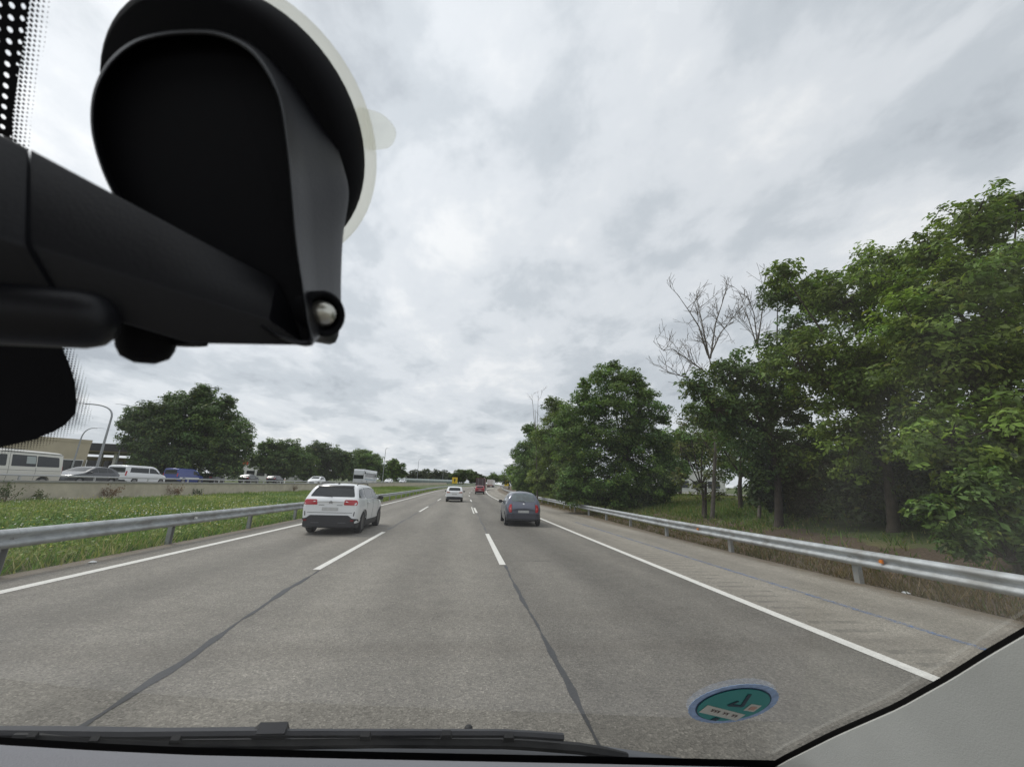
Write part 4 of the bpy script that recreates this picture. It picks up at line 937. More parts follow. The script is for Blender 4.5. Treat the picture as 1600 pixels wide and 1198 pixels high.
tree('acacia_tree', 'yellowish green tree left of the large feathery tree', 885, 46,
     [(875, 650, 30), (895, 670, 34), (862, 680, 32), (870, 715, 38), (900, 720, 36), (885, 755, 34), (850, 745, 30), (862, 630, 16), (905, 770, 24), (870, 755, 26), (850, 752, 18)], (0.115, 0.175, 0.048), 0.18, 1.7, 0.2, group=RG)
tree('broadleaf_tree', 'green tree directly behind the roof of the small hatchback', 840, 64,
     [(838, 690, 24), (825, 710, 24), (848, 715, 26), (835, 740, 26), (815, 745, 20), (855, 755, 22), (828, 672, 13), (835, 762, 20), (860, 768, 18), (815, 762, 14)], G3, 0.22, 1.7, 0.18, group=RG, clump=0.3)
tree('broadleaf_tree', 'small green tree near the far end of the right tree row', 812, 92,
     [(808, 715, 14), (800, 735, 16), (815, 740, 16), (805, 752, 12)], G3, 0.28, 1.2, 0.2, group=RG)
tree('broadleaf_tree', 'farthest green tree of the right tree row beside the yellow sign', 795, 132,
     [(797, 732, 10), (790, 745, 10), (800, 750, 9), (786, 752, 7)], GP, 0.35, 1.1, 0.2, group=RG)
LG = 'trees beyond the concrete wall'
tree('holm_oak', 'big round dark green tree on the left behind the wall', 282, 60,
     [(290, 655, 46), (245, 660, 36), (340, 660, 38), (225, 690, 32), (368, 680, 26), (300, 695, 52), (255, 715, 34), (350, 710, 36), (275, 625, 18), (352, 628, 15), (215, 650, 18), (335, 720, 26), (225, 725, 20), (385, 695, 12), (362, 733, 18), (200, 665, 14), (315, 620, 24), (245, 735, 14)], G2, 0.25, 1.9, 0.34, group=LG, clump=0.29)
tree('holm_oak', 'medium round tree next right of the big left tree', 437, 90,
     [(430, 705, 22), (455, 702, 20), (412, 715, 18), (445, 722, 22), (420, 728, 16), (400, 720, 14), (440, 738, 14), (462, 730, 14), (470, 715, 14), (415, 698, 12)], G2, 0.33, 1.8, 0.26, group=LG, clump=0.3)
tree('holm_oak', 'dark green tree above the white oncoming car', 500, 112,
     [(500, 705, 20), (520, 712, 20), (482, 715, 18), (505, 728, 22), (530, 728, 14), (478, 735, 12), (515, 742, 14), (495, 740, 12), (535, 742, 10), (540, 715, 12)], (0.056, 0.10, 0.034), 0.39, 1.8, 0.28, group=LG, clump=0.3)
tree('broadleaf_tree', 'lighter green tree behind the coach', 570, 160,
     [(570, 715, 18), (555, 725, 15), (585, 722, 15), (572, 735, 17), (595, 733, 9), (560, 708, 9), (580, 745, 12), (558, 742, 12), (600, 745, 8)], G3, 0.48, 1.9, 0.3, group=LG, clump=0.3)
tree('holm_oak', 'low dark tree filling the gap left of the dark green tree', 472, 105,
     [(468, 712, 17), (480, 722, 16), (460, 728, 15), (475, 738, 14), (488, 742, 10)], G2, 0.37, 1.8, 0.25, group=LG, clump=0.3)
tree('holm_oak', 'dark tree between the dark green tree and the coach', 543, 140,
     [(540, 718, 15), (550, 728, 14), (534, 732, 14), (545, 740, 13)], (0.056, 0.10, 0.034), 0.45, 1.8, 0.3, group=LG, clump=0.3)
tree('broadleaf_tree', 'green tree seen behind the bare tree and the olive tree', 1062, 36,
     [(1060, 690, 30), (1040, 715, 26), (1085, 705, 30), (1110, 685, 34), (1065, 735, 18), (1135, 725, 30), (1120, 650, 24), (1035, 690, 20)], G3, 0.18, 1.6, 0.16, group=RG, clump=0.3)
tree('stone_pine', 'bright green domed pine right of the coach', 618, 200,
     [(612, 728, 11), (622, 730, 11), (606, 738, 10), (628, 740, 8), (617, 742, 12), (616, 722, 7)], (0.075, 0.145, 0.025), 0.62, 2.2, 0.3, group=LG)
for k, (px, Y, r, lab) in enumerate([(648, 260, 9, 'leftmost'), (664, 265, 10, 'second'), (680, 258, 9, 'third'), (694, 268, 9, 'rightmost')]):
    tree('broadleaf_tree', f'hazy far tree behind the greenhouses, {lab} of four', px, Y, [(px, 741, r), (px-8, 746, r), (px+8, 745, r), (px, 750, r)], (0.06, 0.085, 0.05), 0.75, 2.2, 0.2, group='far trees')
tree('stone_pine', 'flat-topped dark pine in the middle of the far horizon', 722, 235,
     [(711, 744, 9), (720, 739, 10), (731, 739, 10), (720, 748, 9), (738, 746, 9)], GP, 0.62, 2.4, 0.25, group='far trees', flat=0.6)
tree('stone_pine', 'flat-topped pine just left of the lorries', 742, 245,
     [(741, 742, 9), (750, 746, 8), (738, 749, 8), (758, 750, 6)], (0.04, 0.07, 0.02), 0.62, 2.4, 0.25, group='far trees', flat=0.6)
tree('broadleaf_tree', 'low far tree behind the white lorry', 772, 290, [(770, 745, 8), (779, 747, 8), (762, 748, 6)], G3, 0.75, 2.0, 0.25, group='far trees')

def bare_tree(label, Y, paths, r0, seed, nb=5):
    rn = random.Random(seed); b = at(*paths[0][0], Y); b.z = gz(b.x, b.y)-0.05
    o = thing('dead_tree', label, 'tree', b); mb = MB(); tw = MB()
    def grow(p, d, ln, r, lvl):
        pts = [p]; q = p.copy(); dd = d.copy(); n = 5
        for i in range(n):
            dd = (dd + Vector((rn.gauss(0, 0.16), rn.gauss(0, 0.16), rn.gauss(0.05, 0.12)))).normalized(); q = q + dd*ln/n; pts.append(q.copy())
        (mb if lvl < 2 else tw).tube(pts, [max(0.008, r*(1-0.75*i/n)) for i in range(n+1)], 5)
        if lvl < 3:
            for k in range(3 if lvl < 2 else 2):
                i = rn.randint(1, n-1); a = Vector((rn.gauss(0, 1), rn.gauss(0, 1), rn.gauss(0.4, 0.6))).normalized()
                grow(pts[i], (dd*0.8+a*0.8).normalized(), ln*rn.uniform(0.4, 0.65), r*0.5, lvl+1)
    for j, path in enumerate(paths):
        pts = [at(px, py, Y + (0 if j == 0 else rn.uniform(-1, 1)*i/len(path)*1.5)) for i, (px, py) in enumerate(path)]
        if j == 0: pts[0] = b.copy()
        rr = r0 if j == 0 else r0*0.45
        mb.tube(pts, [max(0.012, rr*(1-0.8*i/(len(pts)-1))) for i in range(len(pts))], 7)
        if j == 0: continue
        for k in range(nb):
            i = rn.randint(1, len(pts)-1); t = rn.random(); p = pts[i-1].lerp(pts[i], t); d = (pts[i]-pts[i-1]).normalized()
            a = Vector((rn.gauss(0, 1), rn.gauss(0, 0.8), rn.gauss(0.3, 0.5))).normalized()
            grow(p, (d*0.7+a).normalized(), rn.uniform(0.9, 1.9), rr*0.42, 1)
    mb.build('trunk', DEADB, o, 60, b); tw.build('twigs', DEADB, o, 60, b)
    return o
bare_tree('tall leafless dead tree rising above the right tree row, the left of two', 20, [[(1112, 800), (1118, 700), (1116, 600), (1106, 545)], [(1106, 555), (1092, 510), (1076, 485), (1060, 462)], [(1108, 560), (1096, 500), (1088, 462)], [(1110, 560), (1118, 505), (1128, 475), (1134, 455)], [(1114, 590), (1080, 565), (1050, 545), (1036, 548)], [(1110, 555), (1126, 520), (1148, 492)], [(1116, 620), (1075, 590), (1030, 578)]], 0.11, 4, 9)
bare_tree('smaller leafless dead tree beside the dark tree, the right of two', 18, [[(1185, 800), (1190, 650), (1184, 520)], [(1184, 540), (1178, 490), (1165, 452)], [(1185, 530), (1192, 480), (1198, 440)], [(1184, 545), (1170, 500), (1160, 478)]], 0.085, 9, 7)
bare_tree('slender leafless pole of a tree above the yellowish green tree', 46, [[(840, 765), (838, 700), (836, 640)], [(837, 680), (834, 650), (832, 625)], [(838, 680), (840, 650), (841, 618)]], 0.10, 12, 2)

# ------------------------------------------------------------------ grass, weeds, flowers
def blades(name, label, cat, X0, X1, Y0, Y1, n, hmin, hmax, cols, w, power=2.0, latmask=None, per=4):
    u = RNG.random(n); y = Y0+(Y1-Y0)*u**power; x = X0+(X1-X0)*RNG.random(n)
    cxs = np.array([cx(q) for q in y]); 
    if latmask is not None: k = latmask(x, y); x, y, cxs = x[k], y[k], cxs[k]
    z = np.array([gz(a+c, b) for a, b, c in zip(x, y, cxs)]); x = x+cxs
    # patches of tall and short growth
    pat = 0.55+0.45*np.sin(x*1.1+np.sin(y*0.6)*2)*np.sin(y*0.8+np.cos(x*0.7)*2)
    hue = 0.5+0.5*np.sin(x*0.5+3*np.sin(y*0.23))*np.sin(y*0.31+1.7)
    n = len(x); V = []; C = []
    for k in range(per):
        an = RNG.random(n)*6.283; hh = (hmin+(hmax-hmin)*RNG.random(n)**1.5)*(0.35+1.0*pat); ww = w*(0.6+0.8*RNG.random(n))*(1+y*0.02)
        bx = x+RNG.normal(size=n)*0.05; by = y+RNG.normal(size=n)*0.05; ln = hh*RNG.uniform(0.2, 0.8, size=n); la = RNG.random(n)*6.283
        p0 = np.stack([bx-np.cos(an)*ww, by-np.sin(an)*ww, z-0.02], 1); p1 = np.stack([bx+np.cos(an)*ww, by+np.sin(an)*ww, z-0.02], 1)
        p2 = np.stack([bx+np.cos(la)*ln, by+np.sin(la)*ln, z+hh], 1)
        V.append(np.stack([p0, p1, p2], 1))
        ci = np.array(cols)[np.minimum((hue*0.42+RNG.random(n)**1.4*0.85)*len(cols)/1.27, len(cols)-1).astype(int)]*RNG.uniform(0.7, 1.3, size=(n, 1))
        C.append(np.repeat(np.concatenate([ci, np.ones((n, 1))], 1)[:, None, :], 3, 1))
    V = np.concatenate(V).astype(np.float32); C = np.concatenate(C).astype(np.float32); m = len(V)
    me = bpy.data.meshes.new(name); me.vertices.add(3*m); me.vertices.foreach_set('co', V.ravel())
    me.loops.add(3*m); me.loops.foreach_set('vertex_index', np.arange(3*m, dtype=np.int32))
    me.polygons.add(m); me.polygons.foreach_set('loop_start', np.arange(0, 3*m, 3, dtype=np.int32))
    ca = me.color_attributes.new('Col', 'FLOAT_COLOR', 'POINT'); ca.data.foreach_set('color', C.ravel())
    me.update(calc_edges=True)
    o = link(name, me, LEAF, None, None, 'stuff'); return tag(o, label, cat)
GC = [(0.065, 0.145, 0.025), (0.12, 0.225, 0.038), (0.20, 0.285, 0.06), (0.32, 0.32, 0.11), (0.45, 0.41, 0.23)]
blades('median_grass', 'green grass and weeds covering the median behind the left rail', 'grass', -19.9, -7.55, 3, 110, 90000, 0.05, 0.31, GC, 0.014, 2.2)
blades('bank_grass', 'yellow green grass on the bank behind the right rail', 'grass', 9.6, 21, 6, 70, 26000, 0.08, 0.28, [(0.09, 0.17, 0.03), (0.13, 0.20, 0.04), (0.24, 0.22, 0.08), (0.29, 0.24, 0.11)], 0.014, 1.7, lambda x, y: (y > 15+(x-12)*0.2) | (RNG.random(len(x)) < 0.12))
blades('verge_weeds', 'dry weeds at the foot of the right rail', 'weeds', 8.25, 9.8, 4, 60, 3800, 0.04, 0.22, [(0.20, 0.14, 0.07), (0.15, 0.12, 0.05), (0.09, 0.11, 0.03)], 0.012, 1.6)
n = 9000; yy = 5+70*RNG.random(n)**1.9; xx = -19.5+11.5*RNG.random(n); k = (np.sin(xx*0.9)+np.sin(yy*0.7+xx*0.4)+RNG.normal(size=n)*0.6) > 0.2; xx, yy = xx[k], yy[k]
zz_ = np.array([gz(a, b) for a, b in zip(xx, yy)])+RNG.uniform(0.12, 0.34, len(xx))
yel = RNG.random(len(xx)) < 0.4
fc = np.where(yel[:, None], np.array([[0.55, 0.45, 0.05]]), np.array([[0.62, 0.62, 0.55]]))
leaf_mesh('wildflowers', np.stack([xx, yy, zz_], 1), np.stack([RNG.normal(size=len(xx))*0.4, -0.5+RNG.normal(size=len(xx))*0.4, np.ones(len(xx))], 1), RNG.uniform(0.03, 0.065, len(xx)), fc, None, 'stuff', None, 0.9)
tag(bpy.data.objects['wildflowers'], 'small white and yellow wild flowers dotted over the median grass', 'flowers')
# broad-leaved ground cover between the grass
n = 60000; y3 = 4+75*RNG.random(n)**2.1; x3 = -19.9+12.1*RNG.random(n)
k = (np.sin(x3*0.8+1)+np.sin(y3*0.55+x3*0.5)+RNG.normal(size=n)*0.7) > -0.3; x3, y3 = x3[k], y3[k]; n = len(x3)
z3 = np.array([gz(a, b) for a, b in zip(x3, y3)])+RNG.uniform(0.02, 0.22, n)
yl = np.clip(0.5+0.5*np.sin(x3*0.6+2)*np.sin(y3*0.35)+RNG.normal(size=n)*0.15, 0, 1)[:, None]
c3 = (np.array([[0.10, 0.21, 0.04]])*(1-yl)+np.array([[0.34, 0.36, 0.09]])*yl)*RNG.uniform(0.6, 1.3, (n, 1))
tag(leaf_mesh('ground_cover', np.stack([x3, y3, z3], 1), np.stack([RNG.normal(size=n)*0.6, -0.3+RNG.normal(size=n)*0.6, np.ones(n)], 1), RNG.uniform(0.05, 0.12, n)*(1+y3*0.01), c3, None, 'stuff', None, 0.6), 'low broad-leaved weeds mixed into the median grass', 'weeds')
def weed(label, px, Y, lat, hh, col, n=260, spread=0.45):
    x = lat; o = thing('weed', label, 'plant', (x, Y, gz(x, Y)), group='weeds at the wall'); rn = random.Random(int(px))
    st = MB(); cen = []
    for k in range(9):
        e = Vector((rn.gauss(0, spread*0.5), rn.gauss(0, spread*0.5), hh*rn.uniform(0.6, 1.05))); st.tube([(0, 0, 0), e*0.5+Vector((0, 0, 0.05)), e], [0.012, 0.009, 0.004], 4)
        cen += [np.array(e)*rn.uniform(0.4, 1.02)+RNG.normal(size=3)*0.07 for _ in range(n//9)]
    st.build('stems', mat('weed_stem', (0.16, 0.12, 0.06), 0.9), o); cen = np.array(cen)
    leaf_mesh('foliage', cen, RNG.normal(size=cen.shape)+np.array([0, 0, 0.5]), RNG.uniform(0.05, 0.11, len(cen)), np.array([col])*RNG.uniform(0.7, 1.3, (len(cen), 1)), o)
for lab, px, hh, col in [('reddish brown weed against the wall, the left of two', 175, 0.75, (0.17, 0.09, 0.05)), ('reddish brown weed against the wall, the right of two', 279, 0.85, (0.19, 0.10, 0.055)), ('dark green weed clump against the wall beside the brown weeds', 313, 0.6, (0.05, 0.08, 0.03)), ('tall green weed against the wall at the left edge of the photo', 15, 0.9, (0.07, 0.10, 0.03)), ('small brown weed on the wall near the white sport utility car', 459, 0.9, (0.13, 0.08, 0.05)), ('grey green weed by the wall below the camper van', 60, 0.55, (0.09, 0.11, 0.04))]:
    d = ray(px, 765); weed(lab, px, -19.6*d.y/d.x, -19.6, hh, col)
# litter on the verge
for lab, px, py in [('crumpled white wrapper on the dirt by the right rail post', 1317, 905), ('white scrap of paper under the right rail', 1415, 924), ('white scrap of paper at the left edge of the asphalt', 144, 880)]:
    d = ray(px, py); t_ = (0.0-CAM.z)/d.z; p = CAM+d*t_; p.z = max(gz(p.x, p.y), 0.0 if p.x > -7.4 and p.x < 7.9 else -9)
    mb = MB(); rn = random.Random(px); mb.loft([[Vector((math.cos(a*1.047)*s_*rn.uniform(0.6, 1.2), math.sin(a*1.047)*s_*rn.uniform(0.6, 1.2), z)) for a in range(6)] for z, s_ in ((0.005, 0.05), (0.03, 0.07), (0.05, 0.03))])
    q = mb.build('litter', WPL, None); q.location = p; tag(q, lab, 'litter')

# ------------------------------------------------------------------ the car we sit in
GS = near(1145, 1100, 0.354); SLOPE = math.radians(44); XC, KC = -0.5, 0.03
def glass_y(x, z): return GS.y - (z-GS.z)/math.tan(SLOPE) - KC*((x-XC)**2-(GS.x-XC)**2)
def on_glass(px, py, inset=0.0):
    d = ray(px, py); lo, hi = 0.01, 3.0
    for _ in range(50):
        m = (lo+hi)/2; p = CAM+d*m
        if p.y < glass_y(p.x, p.z)-inset/math.sin(SLOPE): lo = m
        else: hi = m
    return CAM+d*lo
def gnormal(p):                    # outward normal of the windscreen
    return Vector((2*KC*(p.x-XC), 1.0, 1/math.tan(SLOPE))).normalized()
cabin = thing('car_cabin', 'front cabin of the car we sit in, with windscreen, pale pillar trim and wiper', 'car', (0, 0.3, 0.0))
CO = cabin.location
WG = glass_mat('windscreen_glass', (0.94, 0.945, 0.935))
def dust_on(m):                    # a thin film of dust and wiped smears that catches the light
    t = m.node_tree; out = [n for n in t.nodes if n.type == 'OUTPUT_MATERIAL'][0]; src = out.inputs[0].links[0].from_socket
    g = N(t, 'ShaderNodeNewGeometry'); mp = N(t, 'ShaderNodeMapping'); mp.inputs['Scale'].default_value = (9, 4, 4); mp.inputs['Rotation'].default_value = (0, 0.6, 0.2); L(t, g.outputs['Position'], mp.inputs[0])
    n = N(t, 'ShaderNodeTexNoise', i_Scale=1.3, i_Detail=7.0, i_Roughness=0.6); L(t, mp.outputs[0], n.inputs['Vector'])
    tl = N(t, 'ShaderNodeBsdfTranslucent'); tl.inputs[0].default_value = (0.8, 0.8, 0.76, 1)
    mx = N(t, 'ShaderNodeMixShader'); L(t, ramp(t, n.outputs[0], [(0.35, 0.002), (0.7, 0.017)]), mx.inputs[0]); L(t, src, mx.inputs[1]); L(t, tl.outputs[0], mx.inputs[2]); L(t, mx.outputs[0], out.inputs[0])
dust_on(WG)
xs = [-1.15+0.05*i for i in range(33)]; zs = [1.22+0.04*i for i in range(20)]
g = MB(); g.add([(x, glass_y(x, z), z) for z in zs for x in xs], [(j*33+i, j*33+i+1, (j+1)*33+i+1, (j+1)*33+i) for j in range(19) for i in range(32)])
g.build('windscreen', WG, cabin, 180, CO)

# printed black band with dots round the mirror foot (flat print on the glass)
def frit_mat():
    m = bpy.data.materials.new('frit_print'); m.use_nodes = True; t = m.node_tree
    b = t.nodes['Principled BSDF']; b.inputs['Base Color'].default_value = (0.006, 0.006, 0.008, 1); b.inputs['Roughness'].default_value = 0.6
    b.inputs['Specular IOR Level'].default_value = 0.1
    out = t.nodes['Material Output']
    uv = N(t, 'ShaderNodeUVMap', uv_map='UVMap'); s = N(t, 'ShaderNodeSeparateXYZ'); L(t, uv.outputs[0], s.inputs[0])
    # v runs across the band (0 = solid, 1 = outer edge), w stored in z: 0 dots area; u, metres along
    pos = N(t, 'ShaderNodeAttribute', attribute_name='flat'); sp_ = N(t, 'ShaderNodeSeparateXYZ'); L(t, pos.outputs['Vector'], sp_.inputs[0])
    def lattice(pitch):
        fx = M(t, 'DIVIDE', sp_.outputs[0], pitch); fy = M(t, 'DIVIDE', sp_.outputs[1], pitch*0.866)
        row = M(t, 'FLOOR', fy); sh_ = M(t, 'MULTIPLY', M(t, 'MODULO', row, 2.0), 0.5)
        dx = M(t, 'SUBTRACT', M(t, 'FRACT', M(t, 'ADD', fx, sh_)), 0.5); dy = M(t, 'MULTIPLY', M(t, 'SUBTRACT', M(t, 'FRACT', fy), 0.5), 0.866)
        return M(t, 'SQRT', M(t, 'ADD', M(t, 'MULTIPLY', dx, dx), M(t, 'MULTIPLY', dy, dy)))
    d1 = lattice(0.0030); d2 = lattice(0.00125)
    v = s.outputs[1]
    hole = M(t, 'LESS_THAN', d1, ramp(t, v, [(0.10, 0.0), (0.18, 0.13), (0.55, 0.23), (0.58, 0.0)]))       # clear dots in the black
    dots = M(t, 'GREATER_THAN', d2, ramp(t, v, [(0.57, 0.42), (0.60, 0.40), (1.0, 0.10)]))                   # black dots in the clear
    hole = M(t, 'MULTIPLY', hole, M(t, 'LESS_THAN', s.outputs[0], 0.42))
    clear = M(t, 'ADD', M(t, 'MULTIPLY', M(t, 'LESS_THAN', v, 0.58), hole), M(t, 'MULTIPLY', M(t, 'GREATER_THAN', v, 0.58), dots), clamp=True)
    tr = N(t, 'ShaderNodeBsdfTransparent'); mx = N(t, 'ShaderNodeMixShader'); L(t, clear, mx.inputs[0]); L(t, b.outputs[0], mx.inputs[1]); L(t, tr.outputs[0], mx.inputs[2]); L(t, mx.outputs[0], out.inputs[0])
    return m
def frit_sheet(name, curves, vals, m):
    """curves: pixel poly-lines with equal counts from the solid side to the outer edge"""
    vs = []; fs = []; uv = []; fl = []; n = len(curves[0])
    for c, v in zip(curves, vals):
        for i, (px, py) in enumerate(c):
            p = on_glass(px, py, 0.0012); vs.append(p-CO); uv.append((i/(n-1), v)); fl.append((p.x, (p.z-1.6)/math.sin(SLOPE), 0))
    for j in range(len(curves)-1):
        for i in range(n-1): fs.append((j*n+i, j*n+i+1, (j+1)*n+i+1, (j+1)*n+i))
    me = bpy.data.meshes.new(name); me.from_pydata([tuple(v) for v in vs], [], fs)
    ul = me.uv_layers.new(name='UVMap')
    for lp_ in me.loops: ul.data[lp_.index].uv = uv[lp_.vertex_index]
    at_ = me.attributes.new('flat', 'FLOAT_VECTOR', 'POINT')
    for i, q in enumerate(fl): at_.data[i].vector = q
    return link(name, me, m, cabin)
def resample(pts, n):
    pts = [Vector(p) for p in pts]; acc = [0]
    for a, b in zip(pts, pts[1:]): acc.append(acc[-1]+(b-a).length)
    out = []
    for k in range(n):
        s_ = acc[-1]*k/(n-1); i = max(j for j in range(len(acc)-1) if acc[j] <= s_+1e-9); t = (s_-acc[i])/(acc[i+1]-acc[i]); out.append(pts[i].lerp(pts[i+1], min(1, t))[:])
    return out
FM = frit_mat()
inner = resample([(-120, -80), (-60, 60), (-45, 200), (-40, 330), (0, 450), (30, 540), (60, 590), (60, 620), (0, 660), (-60, 675)], 40)
inner2 = resample([(-40, -80), (-24, 60), (-20, 200), (0, 330), (50, 450), (80, 530), (105, 590), (104, 638), (40, 678), (-60, 700)], 40)
e1 = resample([(58, -80), (38, 60), (18, 190), (30, 330), (62, 450), (92, 530), (117, 592), (120, 645), (60, 685), (-60, 712)], 40)
e2 = resample([(92, -80), (72, 60), (48, 190), (55, 330), (85, 450), (113, 530), (136, 590), (147, 660), (75, 698), (-60, 724)], 40)
frit_sheet('frit_band', [resample([(-300, -80), (-300, 720)], 40), inner, inner2, e1, e2], [0.0, 0.05, 0.30, 0.58, 1.0], FM)
# the lower, undotted half of the print (sensor window surround)
solid = mat('frit_solid', (0.006, 0.006, 0.008), 0.7, spec=0.1)
sf = MB(); a_ = resample([(-300, 380), (-300, 690)], 24); b_ = resample([(25, 400), (62, 470), (92, 535), (106, 568), (115, 595), (119, 615), (120, 632), (117, 646), (109, 658), (96, 668), (78, 677), (52, 685), (20, 691), (-20, 696), (-80, 705)], 24)
sf.add([on_glass(*p, 0.0018) for p in a_+b_], [(i, i+1, 25+i, 24+i) for i in range(23)]); sf.build('sensor_surround', solid, cabin, 180, CO)

# A-pillar trim on the right, black edge print, dashboard, cowl, wiper
TRIM = mat('pillar_trim', (0.49, 0.49, 0.455), 0.75, bump=0.08, bscale=900, var=0.03, vscale=30)
edge = resample([(1800, 870), (1700, 925), (1600, 985), (1540, 1020), (1480, 1058), (1400, 1103), (1300, 1147), (1225, 1185), (1190, 1205), (1120, 1260), (1060, 1330)], 40)
black = MB(); e0 = [(p[0]-2, p[1]-5) for p in edge]
black.add([on_glass(*p, 0.0012) for p in e0] + [on_glass(p[0]+25, p[1]+20, 0.0012) for p in edge], [(i, i+1, 41+i, 40+i) for i in range(39)]); black.build('edge_print', solid, cabin, 180, CO)
pt = MB(); rows = []
for (px, py) in edge:
    p = on_glass(px, py, 0.004); n_ = gnormal(p)
    i_ = edge.index((px, py)); q0 = on_glass(*edge[max(0, i_-1)], 0.004); q1 = on_glass(*edge[min(39, i_+1)], 0.004)
    tdir = (q1-q0).normalized(); out_ = tdir.cross(n_).normalized()
    if out_.x < 0: out_ = -out_
    row = []
    for k in range(14):
        a = k/13
        row.append(p + out_*(0.002+0.075*a) - n_*(0.002+0.11*math.sin(min(1.0, a*1.15)*math.pi/2)))
    row = [p+out_*0.004-n_*0.0005] + row + [row[-1] - n_*0.12 + out_*0.02]
    rows.append(row)
pt.loft(rows, cap=False, closed=False); pt.build('pillar_trim', TRIM, cabin, 60, CO)
DASH = mat('dashboard_plastic', (0.19, 0.19, 0.205), 0.65, bump=0.15, bscale=700)
dash_edge = resample([(-500, 1120), (-200, 1145), (0, 1163), (150, 1172), (300, 1179), (600, 1186), (900, 1192), (1210, 1199), (1330, 1205)], 44)
dm = MB(); rows = []
for (px, py) in dash_edge:
    p = on_glass(px, py, 0.02); rows.append([p+Vector((0, 0.012, -0.03)), p+Vector((0, 0.006, -0.006)), p, p+Vector((0, -0.012, 0.0015)), p+Vector((0, -0.06, -0.006)), p+Vector((0, -0.25, -0.03)), p+Vector((0, -0.33, -0.06)), p+Vector((0, -0.36, -0.16)), p+Vector((0, -0.36, -0.4))])
dm.loft(rows, cap=False, closed=False); dm.build('dashboard', DASH, cabin, 60, CO)
cowl = MB(); rows = []
for x in [-1.1+0.1*i for i in range(16)]:
    yb = glass_y(x, 1.36)
    rows.append([Vector((x, yb-0.06, 1.27)), Vector((x, yb+0.03, 1.30)), Vector((x, yb+0.05, 1.295)), Vector((x, yb+0.12, 1.25)), Vector((x, yb+0.13, 1.2))])
cowl.loft(rows, cap=False, closed=False); cowl.build('scuttle_panel', mat('scuttle_plastic', (0.02, 0.02, 0.022), 0.7), cabin, 50, CO)
lower_edge = [(p[0], p[1]-26) for p in dash_edge]
bl = MB(); bl.add([on_glass(*p, 0.0012) for p in [(p[0], p[1]-12) for p in dash_edge]] + [on_glass(p[0], p[1]+30, 0.0012) for p in dash_edge], [(i, i+1, 45+i, 44+i) for i in range(43)]); bl.build('lower_print', solid, cabin, 180, CO)
HOOD = mat('bonnet_paint', (0.10, 0.105, 0.115), 0.3, 0.2, coat=0.5)
hd = MB(); rows = []
for (px, py) in resample([(-900, 1100), (-300, 1130), (0, 1144), (450, 1141), (800, 1145), (950, 1160), (1100, 1184), (1250, 1222), (1400, 1280)], 30):
    p = at(px, py, 0.64)
    rows.append([p+Vector((0, -0.03, -0.035)), p+Vector((0, -0.022, -0.008)), p+Vector((0, -0.008, 0)), p+Vector((0, 0.1, -0.058)), p+Vector((0, 0.35, -0.22)), p+Vector((0, 0.55, -0.38)), p+Vector((0, 0.6, -0.8))])
hd.loft(rows, cap=False, closed=False); hd.build('bonnet', HOOD, cabin, 60, CO)
HL = mat('unseen_headliner', (0.40, 0.39, 0.37), 0.9)
rf = MB(); rf.loft([[Vector((x, yv, zv)) for x in (-1.2, -0.9, -0.5, -0.1, 0.2, 0.36)] for yv, zv in ((glass_y(0, 1.93)+0.02, 1.935), (-0.2, 1.99), (-0.8, 2.02), (-1.6, 2.02))], cap=False, closed=False); rf.build('unseen_headliner', HL, cabin, 180, CO)  # roof lining out of view, added to cut the light from above

RUB = mat('wiper_rubber', (0.012, 0.012, 0.013), 0.6); WIPM = mat('wiper_metal', (0.035, 0.035, 0.04), 0.45)
def og(px, py, out=0.015): return on_glass(px, py, -out)
wp = MB(); wl = resample([(20, 1152), (150, 1158), (300, 1161), (450, 1160), (600, 1158), (800, 1160), (900, 1168), (980, 1180)], 26)
wp.tube([og(*p, 0.012) for p in wl], [0.0035]+[0.005]*24+[0.003], 6)
wip = wp.build('wiper', RUB, cabin, 50, CO)
MB().tube([og(p[0], p[1]-9, 0.016) for p in resample([(-40, 1153), (200, 1156), (400, 1154), (800, 1154), (880, 1160)], 20)], 0.0035, 6).build('blade_spine', WIPM, wip, 50, CO)
MB().tube([og(*p, 0.03) for p in [(-200, 1150), (0, 1150), (120, 1146), (250, 1150), (400, 1150), (440, 1149)]], [0.008, 0.008, 0.006, 0.007, 0.008, 0.007], 6).build('wiper_arm', WIPM, wip, 50, CO)
c0 = [og(*p, 0.014) for p in ((385, 1160), (400, 1146), (444, 1145), (448, 1161))]; c1 = [q+gnormal(q)*0.009 for q in c0]
MB().loft([c0, c1]).build('wiper_joint', WIPM, wip, None, CO)
for px, py in ((47, 1153), (145, 1159), (272, 1158), (570, 1152), (697, 1150), (795, 1154)):
    c0 = [og(px+a, py+b, 0.010) for a, b in ((-9, 5), (-7, -2), (7, -2), (9, 5))]; MB().loft([c0, [q+gnormal(q)*0.004 for q in c0]]).build('clip', RUB, wip, None, CO)
nz = MB(); pz = at(732, 1150, 0.64); pz2 = at(732, 1135, 0.64); nz.tube([pz, pz2, pz2+(pz2-pz)*0.12, pz2+(pz2-pz)*0.2], [0.006, 0.0055, 0.004, 0.001], 8); nz.build('washer_nozzle', RUB, cabin, 50, CO)

